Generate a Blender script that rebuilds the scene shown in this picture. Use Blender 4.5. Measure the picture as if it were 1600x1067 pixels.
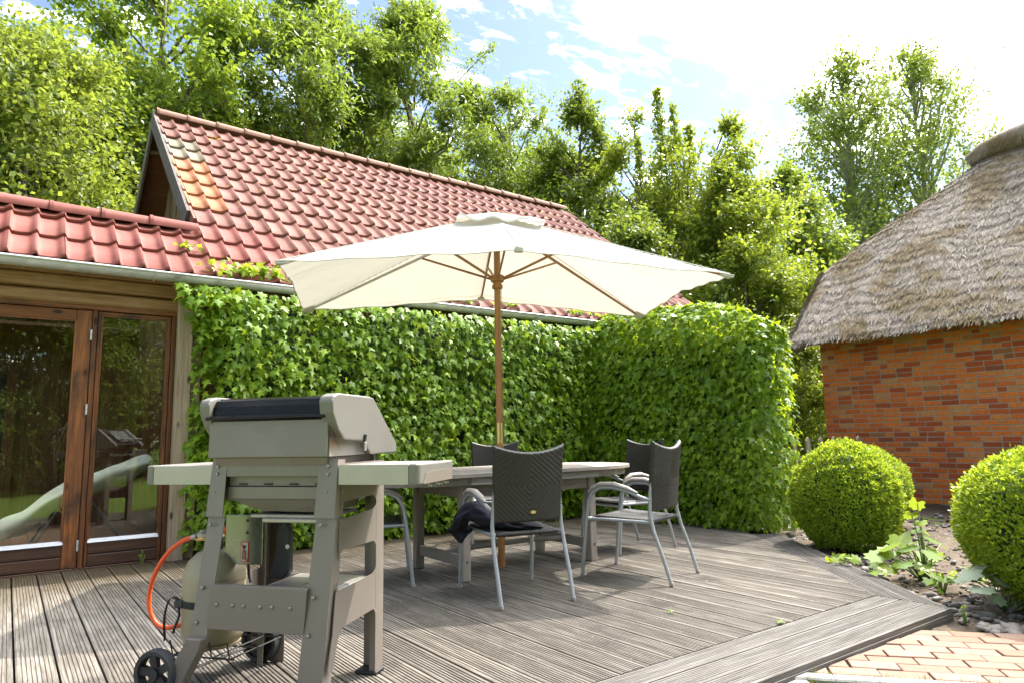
import bpy, bmesh, math, random
import numpy as np
from mathutils import Vector, Matrix, Euler

for o in list(bpy.data.objects):
    bpy.data.objects.remove(o, do_unlink=True)
SC = bpy.context.scene
COL = SC.collection
rnd = random.Random(7)
RNG = np.random.default_rng(11)
pi = math.pi
R = math.radians

# ------------------------------------------------------------------ camera, sky, sun, exposure
CAM_H = 1.06
yaw, pitch, roll = R(36.37), R(7.78), R(-1.05)
fw = Vector((math.sin(yaw)*math.cos(pitch), math.cos(yaw)*math.cos(pitch), math.sin(pitch)))
r0 = Vector((math.cos(yaw), -math.sin(yaw), 0)); u0 = r0.cross(fw)
cr = math.cos(roll)*r0 + math.sin(roll)*u0
cu = -math.sin(roll)*r0 + math.cos(roll)*u0
cam = bpy.data.cameras.new('camera'); cam_o = bpy.data.objects.new('camera', cam); COL.objects.link(cam_o)
mw = Matrix((cr, cu, -fw)).transposed().to_4x4(); mw.translation = (0, 0, CAM_H)
cam_o.matrix_world = mw
cam.sensor_width = 36.0; cam.lens = 24.0; cam.clip_start = 0.05; cam.clip_end = 2000
SC.camera = cam_o

SUN_EL, SUN_AZ = R(56), R(3)          # azimuth from +X towards +Y
SUN = Vector((math.cos(SUN_EL)*math.cos(SUN_AZ), math.cos(SUN_EL)*math.sin(SUN_AZ), math.sin(SUN_EL)))
sun = bpy.data.lights.new('sun', 'SUN'); sun.energy = 2.0; sun.angle = R(0.6); sun.color = (1.0, 0.95, 0.86)
sun_o = bpy.data.objects.new('sun', sun); COL.objects.link(sun_o)
sun_o.rotation_euler = SUN.to_track_quat('Z', 'Y').to_euler()

def node(nt, typ, ins=None, **props):
    n = nt.nodes.new(typ)
    for k, v in props.items():
        setattr(n, k, v)
    for k, v in (ins or {}).items():
        s = n.inputs[k]
        if isinstance(v, bpy.types.NodeSocket):
            nt.links.new(v, s)
        elif isinstance(v, bpy.types.Node):
            nt.links.new(v.outputs[0], s)
        else:
            if isinstance(v, (tuple, list)) and len(v) == 3 and s.type == 'RGBA':
                v = (*v, 1)
            s.default_value = v
    return n

def mth(nt, op, a, b=0.0, c=0.0, clamp=False):
    return node(nt, 'ShaderNodeMath', {0: a, 1: b, 2: c}, operation=op, use_clamp=clamp).outputs[0]

def ramp(nt, fac, stops, interp='LINEAR'):
    n = node(nt, 'ShaderNodeValToRGB', {0: fac})
    cr_ = n.color_ramp; cr_.interpolation = interp
    while len(cr_.elements) < len(stops):
        cr_.elements.new(0.5)
    for e, (p, c) in zip(cr_.elements, stops):
        e.position = p; e.color = (*c, 1) if len(c) == 3 else c
    return n.outputs[0]

def mixc(nt, fac, a, b, mode='MIX'):
    n = node(nt, 'ShaderNodeMix', data_type='RGBA', blend_type=mode)
    for sock, v in ((n.inputs[0], fac), (n.inputs[6], a), (n.inputs[7], b)):
        if isinstance(v, bpy.types.NodeSocket):
            nt.links.new(v, sock)
        else:
            sock.default_value = (*v, 1) if isinstance(v, (tuple, list)) and len(v) == 3 else v
    return n.outputs[2]

def smooth(nt, v, lo, hi, a=0.0, b=1.0):
    return node(nt, 'ShaderNodeMapRange', {0: v, 1: lo, 2: hi, 3: a, 4: b}, interpolation_type='SMOOTHSTEP').outputs[0]

def noise(nt, vec, scale, detail=4, rough=0.55, dist=0.0):
    n = node(nt, 'ShaderNodeTexNoise', {'Scale': scale, 'Detail': detail, 'Roughness': rough, 'Distortion': dist})
    if vec is not None:
        nt.links.new(vec, n.inputs['Vector'])
    return n.outputs['Fac']

def mapping(nt, vec, scale=(1, 1, 1), rot=(0, 0, 0), loc=(0, 0, 0)):
    return node(nt, 'ShaderNodeMapping', {'Vector': vec, 'Scale': scale, 'Rotation': rot, 'Location': loc}).outputs[0]

world = bpy.data.worlds.new('World'); SC.world = world; world.use_nodes = True
nt = world.node_tree; nt.nodes.clear()
out = node(nt, 'ShaderNodeOutputWorld')
sky = node(nt, 'ShaderNodeTexSky', sky_type='NISHITA', sun_disc=False, sun_elevation=SUN_EL,
           sun_rotation=pi/2 - SUN_AZ, air_density=1.0, dust_density=1.2, ozone_density=1.0)
bg_sky = node(nt, 'ShaderNodeBackground', {'Color': sky.outputs[0], 'Strength': 0.05})
tc = node(nt, 'ShaderNodeTexCoord')
sep = node(nt, 'ShaderNodeSeparateXYZ', {0: tc.outputs['Generated']})
zz = mth(nt, 'ADD', mth(nt, 'MAXIMUM', sep.outputs[2], 0.0), 0.10)
px = mth(nt, 'DIVIDE', sep.outputs[0], zz); py = mth(nt, 'DIVIDE', sep.outputs[1], zz)
pv = node(nt, 'ShaderNodeCombineXYZ', {0: px, 1: py, 2: 0.0}).outputs[0]
pr_ = mapping(nt, pv, (1.0, 1.9, 1.0), (0, 0, R(-52)))
n_big = noise(nt, pr_, 1.1, 3, 0.5, 0.3)
n_mid = noise(nt, pr_, 4.2, 6, 0.62, 0.5)
n_cell = noise(nt, pr_, 9.0, 6, 0.58, 0.6)
sd = node(nt, 'ShaderNodeVectorMath', {0: tc.outputs['Generated'], 1: tuple(SUN)}, operation='DOT_PRODUCT').outputs['Value']
veil = smooth(nt, sd, 0.735, 0.885)                   # the high cloud deck thickens towards the sun
dens = mth(nt, 'ADD', mth(nt, 'MULTIPLY', n_big, 0.55), mth(nt, 'MULTIPLY', n_mid, 0.75))
dens = mth(nt, 'ADD', dens, mth(nt, 'MULTIPLY', n_cell, 0.25))
dens = mth(nt, 'ADD', dens, mth(nt, 'MULTIPLY', veil, 0.46))
puff = smooth(nt, mth(nt, 'ADD', n_cell, mth(nt, 'MULTIPLY', n_mid, .55)), 0.76, 1.04)
cmask = mth(nt, 'MAXIMUM', smooth(nt, dens, 0.84, 1.16), mth(nt, 'MULTIPLY', puff, smooth(nt, dens, 0.62, 0.80)))
cmask = mth(nt, 'POWER', cmask, 2.2)
cloud_col = mixc(nt, smooth(nt, n_mid, 0.3, 0.7), (0.86, 0.87, 0.90), (0.95, 0.95, 0.95))
bg_cl = node(nt, 'ShaderNodeBackground', {'Color': cloud_col, 'Strength': 3.3})
mx = node(nt, 'ShaderNodeMixShader', {0: cmask, 1: bg_sky.outputs[0], 2: bg_cl.outputs[0]})
nt.links.new(mx.outputs[0], out.inputs[0])

vs = SC.view_settings
vs.view_transform = 'Standard'; vs.look = 'None'; vs.exposure = 2.45; vs.gamma = 1.0; vs.use_curve_mapping = False
SC.cycles.max_bounces = 8; SC.cycles.transparent_max_bounces = 12
SC.cycles.caustics_reflective = False; SC.cycles.caustics_refractive = False
SC.cycles.use_denoising = True

# ------------------------------------------------------------------ mesh helpers
def tag(o, label=None, cat=None, group=None, kind=None):
    if label: o['label'] = label
    if cat: o['category'] = cat
    if group: o['group'] = group
    if kind: o['kind'] = kind
    return o

def empty(name, loc=(0, 0, 0), rz=0.0, label=None, cat=None, group=None, parent=None):
    o = bpy.data.objects.new(name, None); COL.objects.link(o)
    o.location = loc; o.rotation_euler = (0, 0, rz); o.empty_display_size = 0.2
    if parent: o.parent = parent
    return tag(o, label, cat, group)

def link(name, me, parent=None, kind=None):
    o = bpy.data.objects.new(name, me); COL.objects.link(o)
    if parent: o.parent = parent
    if kind: o['kind'] = kind
    return o

def copy_tree(o, parent=None):
    c = o.copy(); COL.objects.link(c)
    if parent: c.parent = parent
    for ch in list(o.children):
        copy_tree(ch, c)
    return c

class MB:
    """collects geometry for one mesh"""
    def __init__(s):
        s.v = []; s.f = []; s.m = []; s.cur = 0
    def add(s, vs, fs):
        b = len(s.v); s.v += [tuple(p) for p in vs]
        s.f += [tuple(b+i for i in f) for f in fs]; s.m += [s.cur]*len(fs)
        return s
    def hexa(s, p):   # 8 points: bottom 4 ccw, top 4 ccw
        return s.add(p, [(3, 2, 1, 0), (4, 5, 6, 7), (0, 1, 5, 4), (1, 2, 6, 5), (2, 3, 7, 6), (3, 0, 4, 7)])
    def box(s, lo, hi):
        x0, y0, z0 = lo; x1, y1, z1 = hi
        return s.hexa([(x0, y0, z0), (x1, y0, z0), (x1, y1, z0), (x0, y1, z0), (x0, y0, z1), (x1, y0, z1), (x1, y1, z1), (x0, y1, z1)])
    def cbox(s, lo, hi, c=0.004):   # box with chamfered edges
        bm = bmesh.new(); bmesh.ops.create_cube(bm, size=1)
        for v in bm.verts:
            v.co = [lo[i] + (v.co[i]+.5)*(hi[i]-lo[i]) for i in range(3)]
        bmesh.ops.bevel(bm, geom=bm.edges[:], offset=c, segments=1, affect='EDGES')
        bm.verts.index_update()
        s.add([v.co[:] for v in bm.verts], [[v.index for v in f.verts] for f in bm.faces]); bm.free()
        return s
    def bar(s, a, b, w, h, up=(0, 0, 1), taper=1.0):
        a = Vector(a); b = Vector(b); d = (b-a).normalized(); up = Vector(up)
        if abs(d.dot(up)) > .98: up = Vector((0, 1, 0))
        sx = d.cross(up).normalized(); sy = sx.cross(d).normalized()
        P = []
        for p, k in ((a, 1), (b, taper)):
            P += [p - sx*w/2*k - sy*h/2*k, p + sx*w/2*k - sy*h/2*k, p + sx*w/2*k + sy*h/2*k, p - sx*w/2*k + sy*h/2*k]
        return s.hexa([p[:] for p in P])
    def tube(s, path, r, n=8, cap=True, flat=1.0):
        P = [Vector(p) for p in path]; N = len(P)
        rr = r if isinstance(r, (list, tuple)) else [r]*N
        vs = []; up = None
        for i, p in enumerate(P):
            d = (P[min(i+1, N-1)] - P[max(i-1, 0)]).normalized()
            if up is None:
                up = Vector((0, 0, 1)) if abs(d.z) < .9 else Vector((1, 0, 0))
            sx = d.cross(up).normalized(); sy = sx.cross(d).normalized(); up = sy
            for k in range(n):
                a = 2*pi*k/n
                vs.append((p + (sx*math.cos(a) + sy*math.sin(a)*flat)*rr[i])[:])
        fs = [(i*n+k, i*n+(k+1) % n, (i+1)*n+(k+1) % n, (i+1)*n+k) for i in range(N-1) for k in range(n)]
        if cap:
            fs += [tuple(range(n-1, -1, -1)), tuple(range((N-1)*n, N*n))]
        return s.add(vs, fs)
    def lathe(s, prof, n=20, o=(0, 0, 0), axis='z'):
        vs = []
        for (r, h) in prof:
            for k in range(n):
                a = 2*pi*k/n; x, y = r*math.cos(a), r*math.sin(a)
                q = (x, y, h) if axis == 'z' else ((h, x, y) if axis == 'x' else (y, h, x))
                vs.append((o[0]+q[0], o[1]+q[1], o[2]+q[2]))
        fs = [(i*n+k, i*n+(k+1) % n, (i+1)*n+(k+1) % n, (i+1)*n+k) for i in range(len(prof)-1) for k in range(n)]
        fs += [tuple(range(n-1, -1, -1)), tuple(range((len(prof)-1)*n, len(prof)*n))]
        return s.add(vs, fs)
    def prism(s, poly, lo, hi, plane='yz'):  # polygon extruded along the remaining axis
        n = len(poly)
        def q(p, h):
            return (h, p[0], p[1]) if plane == 'yz' else ((p[0], h, p[1]) if plane == 'xz' else (p[0], p[1], h))
        vs = [q(p, lo) for p in poly] + [q(p, hi) for p in poly]
        fs = [tuple(range(n-1, -1, -1)), tuple(range(n, 2*n))] + [(i, (i+1) % n, n+(i+1) % n, n+i) for i in range(n)]
        return s.add(vs, fs)
    def mesh(s, name, mats=None, smooth=False, bevel=0, seg=2):
        me = bpy.data.meshes.new(name); me.from_pydata(s.v, [], s.f)
        bm = bmesh.new(); bm.from_mesh(me)
        bmesh.ops.recalc_face_normals(bm, faces=bm.faces[:])
        if bevel:
            ed = [e for e in bm.edges if len(e.link_faces) == 2 and e.calc_face_angle(0) > R(28)]
            bmesh.ops.bevel(bm, geom=ed, offset=bevel, segments=seg, affect='EDGES', clamp_overlap=True, profile=.5)
        bm.to_mesh(me); bm.free()
        if mats is not None:
            for m_ in (mats if isinstance(mats, (list, tuple)) else [mats]):
                me.materials.append(m_)
            if isinstance(mats, (list, tuple)) and not bevel:
                me.polygons.foreach_set('material_index', s.m)
        if smooth:
            me.polygons.foreach_set('use_smooth', [True]*len(me.polygons))
            if smooth != 'all':
                me.set_sharp_from_angle(angle=R(smooth if smooth is not True else 40))
        me.update()
        return me
    def build(s, name, mats=None, parent=None, smooth=False, bevel=0, kind=None, seg=2):
        return link(name, s.mesh(name, mats, smooth, bevel, seg), parent, kind)

def np_mesh(name, V, faces, mat=None, smooth=False):
    """V (n,3); faces list of (m,k) index arrays"""
    me = bpy.data.meshes.new(name)
    V = np.asarray(V, np.float32); me.vertices.add(len(V)); me.vertices.foreach_set('co', V.ravel())
    loops = np.concatenate([np.asarray(f, np.int32).ravel() for f in faces])
    tot = np.concatenate([np.full(len(f), f.shape[1], np.int32) for f in faces])
    start = np.concatenate([[0], np.cumsum(tot)[:-1]]).astype(np.int32)
    me.loops.add(len(loops)); me.loops.foreach_set('vertex_index', loops)
    me.polygons.add(len(tot)); me.polygons.foreach_set('loop_start', start); me.polygons.foreach_set('loop_total', tot)
    if smooth: me.polygons.foreach_set('use_smooth', np.ones(len(tot), bool))
    me.update(calc_edges=True); me.validate()
    if mat: me.materials.append(mat)
    return me

def unit(a):
    return a/np.maximum(np.linalg.norm(a, axis=-1, keepdims=True), 1e-9)

def frames(tip, nrm):
    """rotation rows x,y(tip),z(normal) for many leaves"""
    y = unit(tip); z = nrm - (nrm*y).sum(-1, keepdims=True)*y; z = unit(z); x = np.cross(y, z)
    return np.stack([x, y, z], 1)

def scatter(T, F, P, Rm, S):
    T = np.asarray(T, float); n = len(P); k = len(T)
    S = np.asarray(S, float)
    S = S[:, None, None] if S.ndim == 1 else S[:, None, :]
    V = P[:, None, :] + np.einsum('nkj,nji->nki', T[None]*S, Rm)
    F = np.asarray(F); FF = (F[None] + (np.arange(n)*k)[:, None, None]).reshape(-1, F.shape[1])
    return V.reshape(-1, 3), FF

def np_noise(P, seed=0, oct=3, s=1.0):
    """cheap smooth value made of sines, about -1..1"""
    rg = np.random.default_rng(seed); v = np.zeros(len(P)); a = 1.0; tot = 0
    for o in range(oct):
        for _ in range(3):
            k = rg.normal(size=3)*s*(2**o); v += a*np.sin(P@k + rg.uniform(0, 6.28)); tot += a*.6
        a *= .55
    return np.clip(v/tot, -1.5, 1.5)

# ------------------------------------------------------------------ materials
def new_mat(name):
    m = bpy.data.materials.new(name); m.use_nodes = True
    nt = m.node_tree; nt.nodes.clear()
    o = node(nt, 'ShaderNodeOutputMaterial')
    return m, nt, o

def principled(nt, o, **ins):
    b = node(nt, 'ShaderNodeBsdfPrincipled', ins); nt.links.new(b.outputs[0], o.inputs[0]); return b

def bump(nt, h, strength=0.3, dist=0.01):
    return node(nt, 'ShaderNodeBump', {'Height': h, 'Strength': strength, 'Distance': dist}).outputs[0]

def rand_pair(nt):
    a = node(nt, 'ShaderNodeObjectInfo').outputs['Random']
    b = node(nt, 'ShaderNodeNewGeometry').outputs['Random Per Island']
    return mth(nt, 'FRACT', mth(nt, 'ADD', a, b))

def flat_mat(name, col, rough=.5, metal=0.0, var=.12, scale=14, bmp=0.0, spec=.5, dirt=None):
    m, nt, o = new_mat(name)
    vec = node(nt, 'ShaderNodeTexCoord').outputs['Object']
    n = noise(nt, vec, scale, 5, .6)
    dk = tuple(c*(1-var) for c in col); lt = tuple(min(1, c*(1+var)) for c in col)
    c = ramp(nt, n, [(.3, dk), (.7, lt)])
    if dirt:
        n2 = noise(nt, vec, scale*.35, 6, .7, .4)
        c = mixc(nt, smooth(nt, n2, .52, .72), c, dirt)
    rg = node(nt, 'ShaderNodeMapRange', {0: n, 3: max(.02, rough-.08), 4: min(1, rough+.08)}).outputs[0]
    b = principled(nt, o, **{'Base Color': c, 'Roughness': rg, 'Metallic': metal, 'Specular IOR Level': spec})
    if bmp:
        nt.links.new(bump(nt, noise(nt, vec, scale*6, 3), bmp, .004), b.inputs['Normal'])
    return m

def wood_mat(name, cols, axis=1, scale=1.0, rough=.75, bmp=.4, blotch=None, moss=None, spec=.3, objvar=.25, knots=False, speck=None):
    """cols dark, mid, light; long axis index"""
    m, nt, o = new_mat(name)
    tc = node(nt, 'ShaderNodeTexCoord'); oi = node(nt, 'ShaderNodeObjectInfo')
    off = node(nt, 'ShaderNodeCombineXYZ', {0: mth(nt, 'MULTIPLY', oi.outputs['Random'], 37.0), 1: mth(nt, 'MULTIPLY', oi.outputs['Random'], 91.0), 2: mth(nt, 'MULTIPLY', oi.outputs['Random'], 53.0)})
    vec = node(nt, 'ShaderNodeVectorMath', {0: tc.outputs['Object'], 1: off.outputs[0]}, operation='ADD').outputs[0]
    sc = [26*scale]*3; sc[axis] = 1.3*scale
    g = noise(nt, mapping(nt, vec, sc), 1.6, 6, .65, .5)
    sc2 = [90*scale]*3; sc2[axis] = 3.0*scale
    fine = noise(nt, mapping(nt, vec, sc2), 1.5, 3, .6)
    big = noise(nt, vec, 2.2, 4, .6)
    v = mth(nt, 'ADD', mth(nt, 'MULTIPLY', g, .6), mth(nt, 'MULTIPLY', fine, .4))
    c = ramp(nt, v, [(.32, cols[0]), (.5, cols[1]), (.68, cols[2])])
    if objvar:
        k = node(nt, 'ShaderNodeMapRange', {0: oi.outputs['Random'], 3: 1-objvar, 4: 1+objvar}).outputs[0]
        c = mixc(nt, 1.0, c, node(nt, 'ShaderNodeCombineXYZ', {0: k, 1: k, 2: k}).outputs[0], 'MULTIPLY')
    if blotch:
        c = mixc(nt, smooth(nt, big, .5, .72), c, blotch)
    if knots:
        sk = [7.0]*3; sk[axis] = 3.2
        vk = node(nt, 'ShaderNodeTexVoronoi', {'Vector': mapping(nt, vec, sk), 'Scale': .9})
        c = mixc(nt, smooth(nt, vk.outputs['Distance'], .16, .05), c, tuple(x*.35 for x in cols[0]))
    if speck:
        sp = noise(nt, vec, 55, 3, .7)
        c = mixc(nt, mth(nt, 'MULTIPLY', smooth(nt, sp, .60, .70), smooth(nt, big, .35, .65)), c, speck)
    if moss:
        col, y0, y1 = moss
        gp = node(nt, 'ShaderNodeNewGeometry').outputs['Position']
        yy = node(nt, 'ShaderNodeSeparateXYZ', {0: gp}).outputs[1]
        nn = noise(nt, gp, 3.0, 5, .65)
        w = mth(nt, 'ADD', yy, mth(nt, 'MULTIPLY', mth(nt, 'SUBTRACT', nn, .5), 2.2))
        c = mixc(nt, smooth(nt, w, y0, y1, 0, .82), c, col)
    b = principled(nt, o, **{'Base Color': c, 'Roughness': rough, 'Specular IOR Level': spec})
    if bmp:
        nt.links.new(bump(nt, v, bmp, .003), b.inputs['Normal'])
    return m

def leaf_mat(name, dark, mid, light, trans, tfac=.38, rough=.42, spec=.35, yellow=None, clump=3.0):
    m, nt, o = new_mat(name)
    rp = rand_pair(nt)
    gp = node(nt, 'ShaderNodeNewGeometry').outputs['Position']
    cl = noise(nt, gp, clump, 2, .5)
    k = mth(nt, 'ADD', mth(nt, 'MULTIPLY', rp, .6), mth(nt, 'MULTIPLY', cl, .5))
    stops = [(.18, dark), (.5, mid), (.85, light)]
    if yellow: stops.append((.97, yellow))
    c = ramp(nt, k, stops)
    tcol = mixc(nt, .65, c, trans)
    b = node(nt, 'ShaderNodeBsdfPrincipled', {'Base Color': c, 'Roughness': rough, 'Specular IOR Level': spec})
    t = node(nt, 'ShaderNodeBsdfTranslucent', {'Color': tcol})
    mxs = node(nt, 'ShaderNodeMixShader', {0: tfac, 1: b.outputs[0], 2: t.outputs[0]})
    nt.links.new(mxs.outputs[0], o.inputs[0])
    return m

M = {}
M['deck'] = wood_mat('weathered_decking', ((0.054, 0.043, 0.032), (0.140, 0.123, 0.101), (0.254, 0.229, 0.197)), 1, 1.0, .85, .5,
                     blotch=(0.090, 0.077, 0.065), moss=((0.066, 0.046, 0.020), 5.2, 7.0), objvar=.2, speck=(0.254, 0.240, 0.214), spec=.2)
M['deckx'] = wood_mat('weathered_decking_border', ((0.043, 0.037, 0.031), (0.100, 0.090, 0.080), (0.168, 0.157, 0.142)), 0, 1.0, .85, .5, objvar=.2, speck=(0.160, 0.155, 0.147), spec=.2)
M['teak'] = wood_mat('silvered_teak', ((0.146, 0.121, 0.100), (0.243, 0.212, 0.182), (0.328, 0.298, 0.261)), 0, 1.2, .8, .4, objvar=.12, spec=.2)
M['teakz'] = wood_mat('silvered_teak_upright', ((0.146, 0.121, 0.100), (0.230, 0.203, 0.173), (0.303, 0.273, 0.243)), 2, 1.2, .8, .4, objvar=.12, spec=.2)
M['door'] = wood_mat('stained_door_wood', ((0.044, 0.017, 0.008), (0.141, 0.051, 0.018), (0.282, 0.101, 0.026)), 2, .8, .45, .35, blotch=(0.044, 0.021, 0.012), objvar=.2, spec=.4, knots=True)
M['doorx'] = wood_mat('stained_door_rail', ((0.053, 0.018, 0.009), (0.176, 0.062, 0.019), (0.317, 0.114, 0.030)), 0, .8, .45, .35, blotch=(0.053, 0.023, 0.012), objvar=.2, spec=.4, knots=True)
M['doorlow'] = wood_mat('dark_door_board', ((.03, .015, .010), (.06, .028, .017), (.10, .045, .026)), 0, .8, .5, .3, objvar=.2, spec=.4)
M['beam'] = wood_mat('old_beam_wood', ((.10, .062, .034), (.22, .15, .088), (.34, .25, .16)), 0, .8, .8, .5, blotch=(.26, .20, .14), objvar=.15, knots=True, spec=.2)
M['post'] = wood_mat('grey_post_wood', ((0.192, 0.135, 0.090), (0.367, 0.282, 0.200), (0.478, 0.379, 0.278)), 2, .8, .85, .6, blotch=(0.294, 0.217, 0.150), knots=True, spec=.2)
M['barge'] = wood_mat('grey_bargeboard', ((0.070, 0.058, 0.051), (0.128, 0.109, 0.099), (0.192, 0.173, 0.160)), 1, .8, .85, .5, spec=.2, objvar=.1)
M['gable'] = wood_mat('brown_gable_boards', ((0.068, 0.043, 0.024), (0.145, 0.095, 0.055), (0.212, 0.149, 0.093)), 2, .8, .8, .5, spec=.2, objvar=.3)
M['room'] = wood_mat('dark_room_panelling', ((0.054, 0.029, 0.012), (0.120, 0.063, 0.027), (0.180, 0.102, 0.048)), 2, .6, .6, .2, spec=.2, objvar=.3)
M['pole'] = wood_mat('varnished_pole_wood', ((.20, .085, .028), (.33, .15, .05), (.44, .225, .085)), 2, 1.5, .45, .1, objvar=.1, spec=.4)
M['polex'] = wood_mat('varnished_rib_wood', ((.20, .085, .028), (.33, .15, .05), (.44, .225, .085)), 0, 1.5, .45, .1, objvar=.2, spec=.4)
M['picket'] = wood_mat('weathered_picket', ((0.120, 0.096, 0.066), (0.198, 0.168, 0.120), (0.270, 0.240, 0.186)), 2, 1, .85, .4, spec=.2)
M['bark'] = wood_mat('tree_bark', ((.06, .048, .035), (.13, .11, .085), (.22, .20, .165)), 2, .35, .9, .8, spec=.1, objvar=.2)
M['bark_pale'] = wood_mat('pale_bark', ((.13, .12, .09), (.24, .23, .18), (.36, .35, .29)), 2, .35, .9, .6, spec=.1)
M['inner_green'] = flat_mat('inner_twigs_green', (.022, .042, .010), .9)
M['stem'] = flat_mat('green_stem', (.14, .20, .05), .6)
M['woody'] = flat_mat('woody_stem', (.055, .038, .022), .9)
M['zinc'] = flat_mat('zinc_gutter', (0.524, 0.522, 0.533), .45, .3, .16, 9, dirt=(0.243, 0.239, 0.234))
M['alu'] = flat_mat('painted_aluminium', (0.299, 0.309, 0.319), .42, .35, .06, 20)
M['strip'] = flat_mat('white_metal_strip', (0.496, 0.504, 0.512), .35, .4, .06, 20)
M['taupe'] = flat_mat('taupe_enamel', (0.156, 0.131, 0.110), .36, .0, .035, 5, spec=.5, dirt=(0.180, 0.162, 0.138))
M['taupe_lt'] = flat_mat('pale_taupe_cast', (0.144, 0.134, 0.119), .42, .1, .05, 6, spec=.5)
M['black_enamel'] = flat_mat('black_enamel', (.005, .005, .005), .14, 0, .2, 6, spec=.16)
M['black'] = flat_mat('black_plastic', (.016, .016, .017), .5, 0, .2, 25, bmp=.1)
M['tyre'] = flat_mat('grey_black_tyre', (.035, .036, .038), .7, 0, .2, 40, bmp=.3)
M['steel'] = flat_mat('brushed_steel', (.33, .30, .275), .36, .55, .06, 8)
M['darksteel'] = flat_mat('dark_stainless_sheet', (.22, .22, .19), .28, .85, .1, 4)
M['bolt'] = flat_mat('bolt_steel', (0.216, 0.210, 0.198), .35, .8, .1, 30)
M['gas'] = flat_mat('cream_gas_bottle', (0.281, 0.240, 0.152), .45, 0, .06, 6, dirt=(0.225, 0.182, 0.105))
M['orange'] = flat_mat('orange_rubber_hose', (.72, .085, .012), .42, 0, .05, 20)
M['brass'] = flat_mat('aged_brass', (.50, .36, .15), .32, .9, .1, 20)
M['webbing'] = flat_mat('black_webbing', (.014, .014, .015), .8, 0, .2, 60, bmp=.3)
M['jacket'] = flat_mat('dark_navy_cloth', (.012, .013, .020), .8, 0, .3, 12, bmp=.3, spec=.2)
M['cushion'] = flat_mat('black_cushion_cloth', (.012, .012, .013), .9, 0, .3, 12)
M['armgrey'] = flat_mat('weathered_arm_pad', (0.254, 0.227, 0.203), .6, 0, .1, 18)
M['stone'] = flat_mat('gravel_stone', (0.152, 0.134, 0.116), .9, 0, .3, 9, bmp=.3)
M['soil'] = flat_mat('bare_soil', (0.088, 0.068, 0.050), .95, 0, .45, 11, bmp=.8, spec=.1)
M['concrete'] = flat_mat('pale_concrete', (0.209, 0.204, 0.190), .9, 0, .15, 14, bmp=.4, spec=.2, dirt=(0.157, 0.148, 0.124))
M['mortar'] = flat_mat('grey_mortar', (0.324, 0.291, 0.248), .95, 0, .2, 16, bmp=.5, spec=.1)
M['sand'] = flat_mat('joint_sand', (.10, .075, .05), .95, 0, .3, 18, bmp=.5, spec=.1)
M['dark'] = flat_mat('dark_void', (.012, .011, .010), .8)
M['undertile'] = flat_mat('roof_underlay', (.09, .05, .035), .9, 0, .3, 6)
M['cover'] = flat_mat('pale_green_dust_cover', (.72, .76, .62), .7, 0, .08, 5)

def canvas_mat():
    m, nt, o = new_mat('off_white_canvas')
    vec = node(nt, 'ShaderNodeTexCoord').outputs['Object']
    n = noise(nt, vec, 2.2, 5, .6)
    c = ramp(nt, n, [(.3, (.54, .52, .48)), (.7, (.61, .59, .55))])
    b = node(nt, 'ShaderNodeBsdfDiffuse', {'Color': c, 'Roughness': .5})
    t = node(nt, 'ShaderNodeBsdfTranslucent', {'Color': (.74, .69, .58, 1)})
    wv = node(nt, 'ShaderNodeBump', {'Height': noise(nt, mapping(nt, vec, (1.6, 1.0, 1.0)), 4.5, 3, .5, .8), 'Strength': .25, 'Distance': .02})
    nt.links.new(wv.outputs[0], b.inputs['Normal'])
    mx = node(nt, 'ShaderNodeMixShader', {0: .16, 1: b.outputs[0], 2: t.outputs[0]})
    nt.links.new(mx.outputs[0], o.inputs[0]); return m
M['canvas'] = canvas_mat()

def glass_mat():
    m, nt, o = new_mat('double_glazing')
    fr = node(nt, 'ShaderNodeFresnel', {'IOR': 1.62})
    g = node(nt, 'ShaderNodeBsdfGlossy', {'Color': (.95, .97, .92, 1), 'Roughness': .0})
    t = node(nt, 'ShaderNodeBsdfTransparent', {'Color': (.94, .95, .92, 1)})
    mx = node(nt, 'ShaderNodeMixShader', {0: fr.outputs[0], 1: t.outputs[0], 2: g.outputs[0]})
    nt.links.new(mx.outputs[0], o.inputs[0]); return m
M['glass'] = glass_mat()

def tile_mat(name, a, b_, c_, lichen=True):
    m, nt, o = new_mat(name)
    tc = node(nt, 'ShaderNodeTexCoord'); rp = rand_pair(nt)
    gp = node(nt, 'ShaderNodeNewGeometry').outputs['Position']
    n = noise(nt, gp, 5.0, 6, .65)
    v = mth(nt, 'ADD', mth(nt, 'MULTIPLY', n, .80), mth(nt, 'MULTIPLY', rp, .20))
    c = ramp(nt, v, [(.25, a), (.5, b_), (.75, c_)])
    grime = noise(nt, mapping(nt, gp, (9, 1.4, 1.4)), 2.0, 5, .7)
    c = mixc(nt, smooth(nt, grime, .58, .80, 0, .35), c, tuple(x*.55+.04 for x in a))
    if lichen:
        l = noise(nt, gp, 7.5, 3, .6); l2 = noise(nt, gp, 1.3, 2, .5)
        c = mixc(nt, mth(nt, 'MULTIPLY', smooth(nt, l, .655, .685), smooth(nt, l2, .45, .58)), c, (.46, .27, .035))
    b = principled(nt, o, **{'Base Color': c, 'Roughness': .75, 'Specular IOR Level': .22})
    nt.links.new(bump(nt, noise(nt, gp, 60, 3), .12, .004), b.inputs['Normal'])
    return m
M['tile'] = tile_mat('red_roof_tile', (0.140, 0.057, 0.042), (0.194, 0.082, 0.063), (0.237, 0.110, 0.086))
M['tile_orange'] = tile_mat('orange_roof_tile', (0.259, 0.094, 0.042), (0.318, 0.126, 0.059), (0.353, 0.159, 0.082), False)
M['tile_grey'] = tile_mat('grey_lichened_tile', (0.157, 0.121, 0.081), (0.200, 0.160, 0.109), (0.242, 0.202, 0.145))
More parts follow.
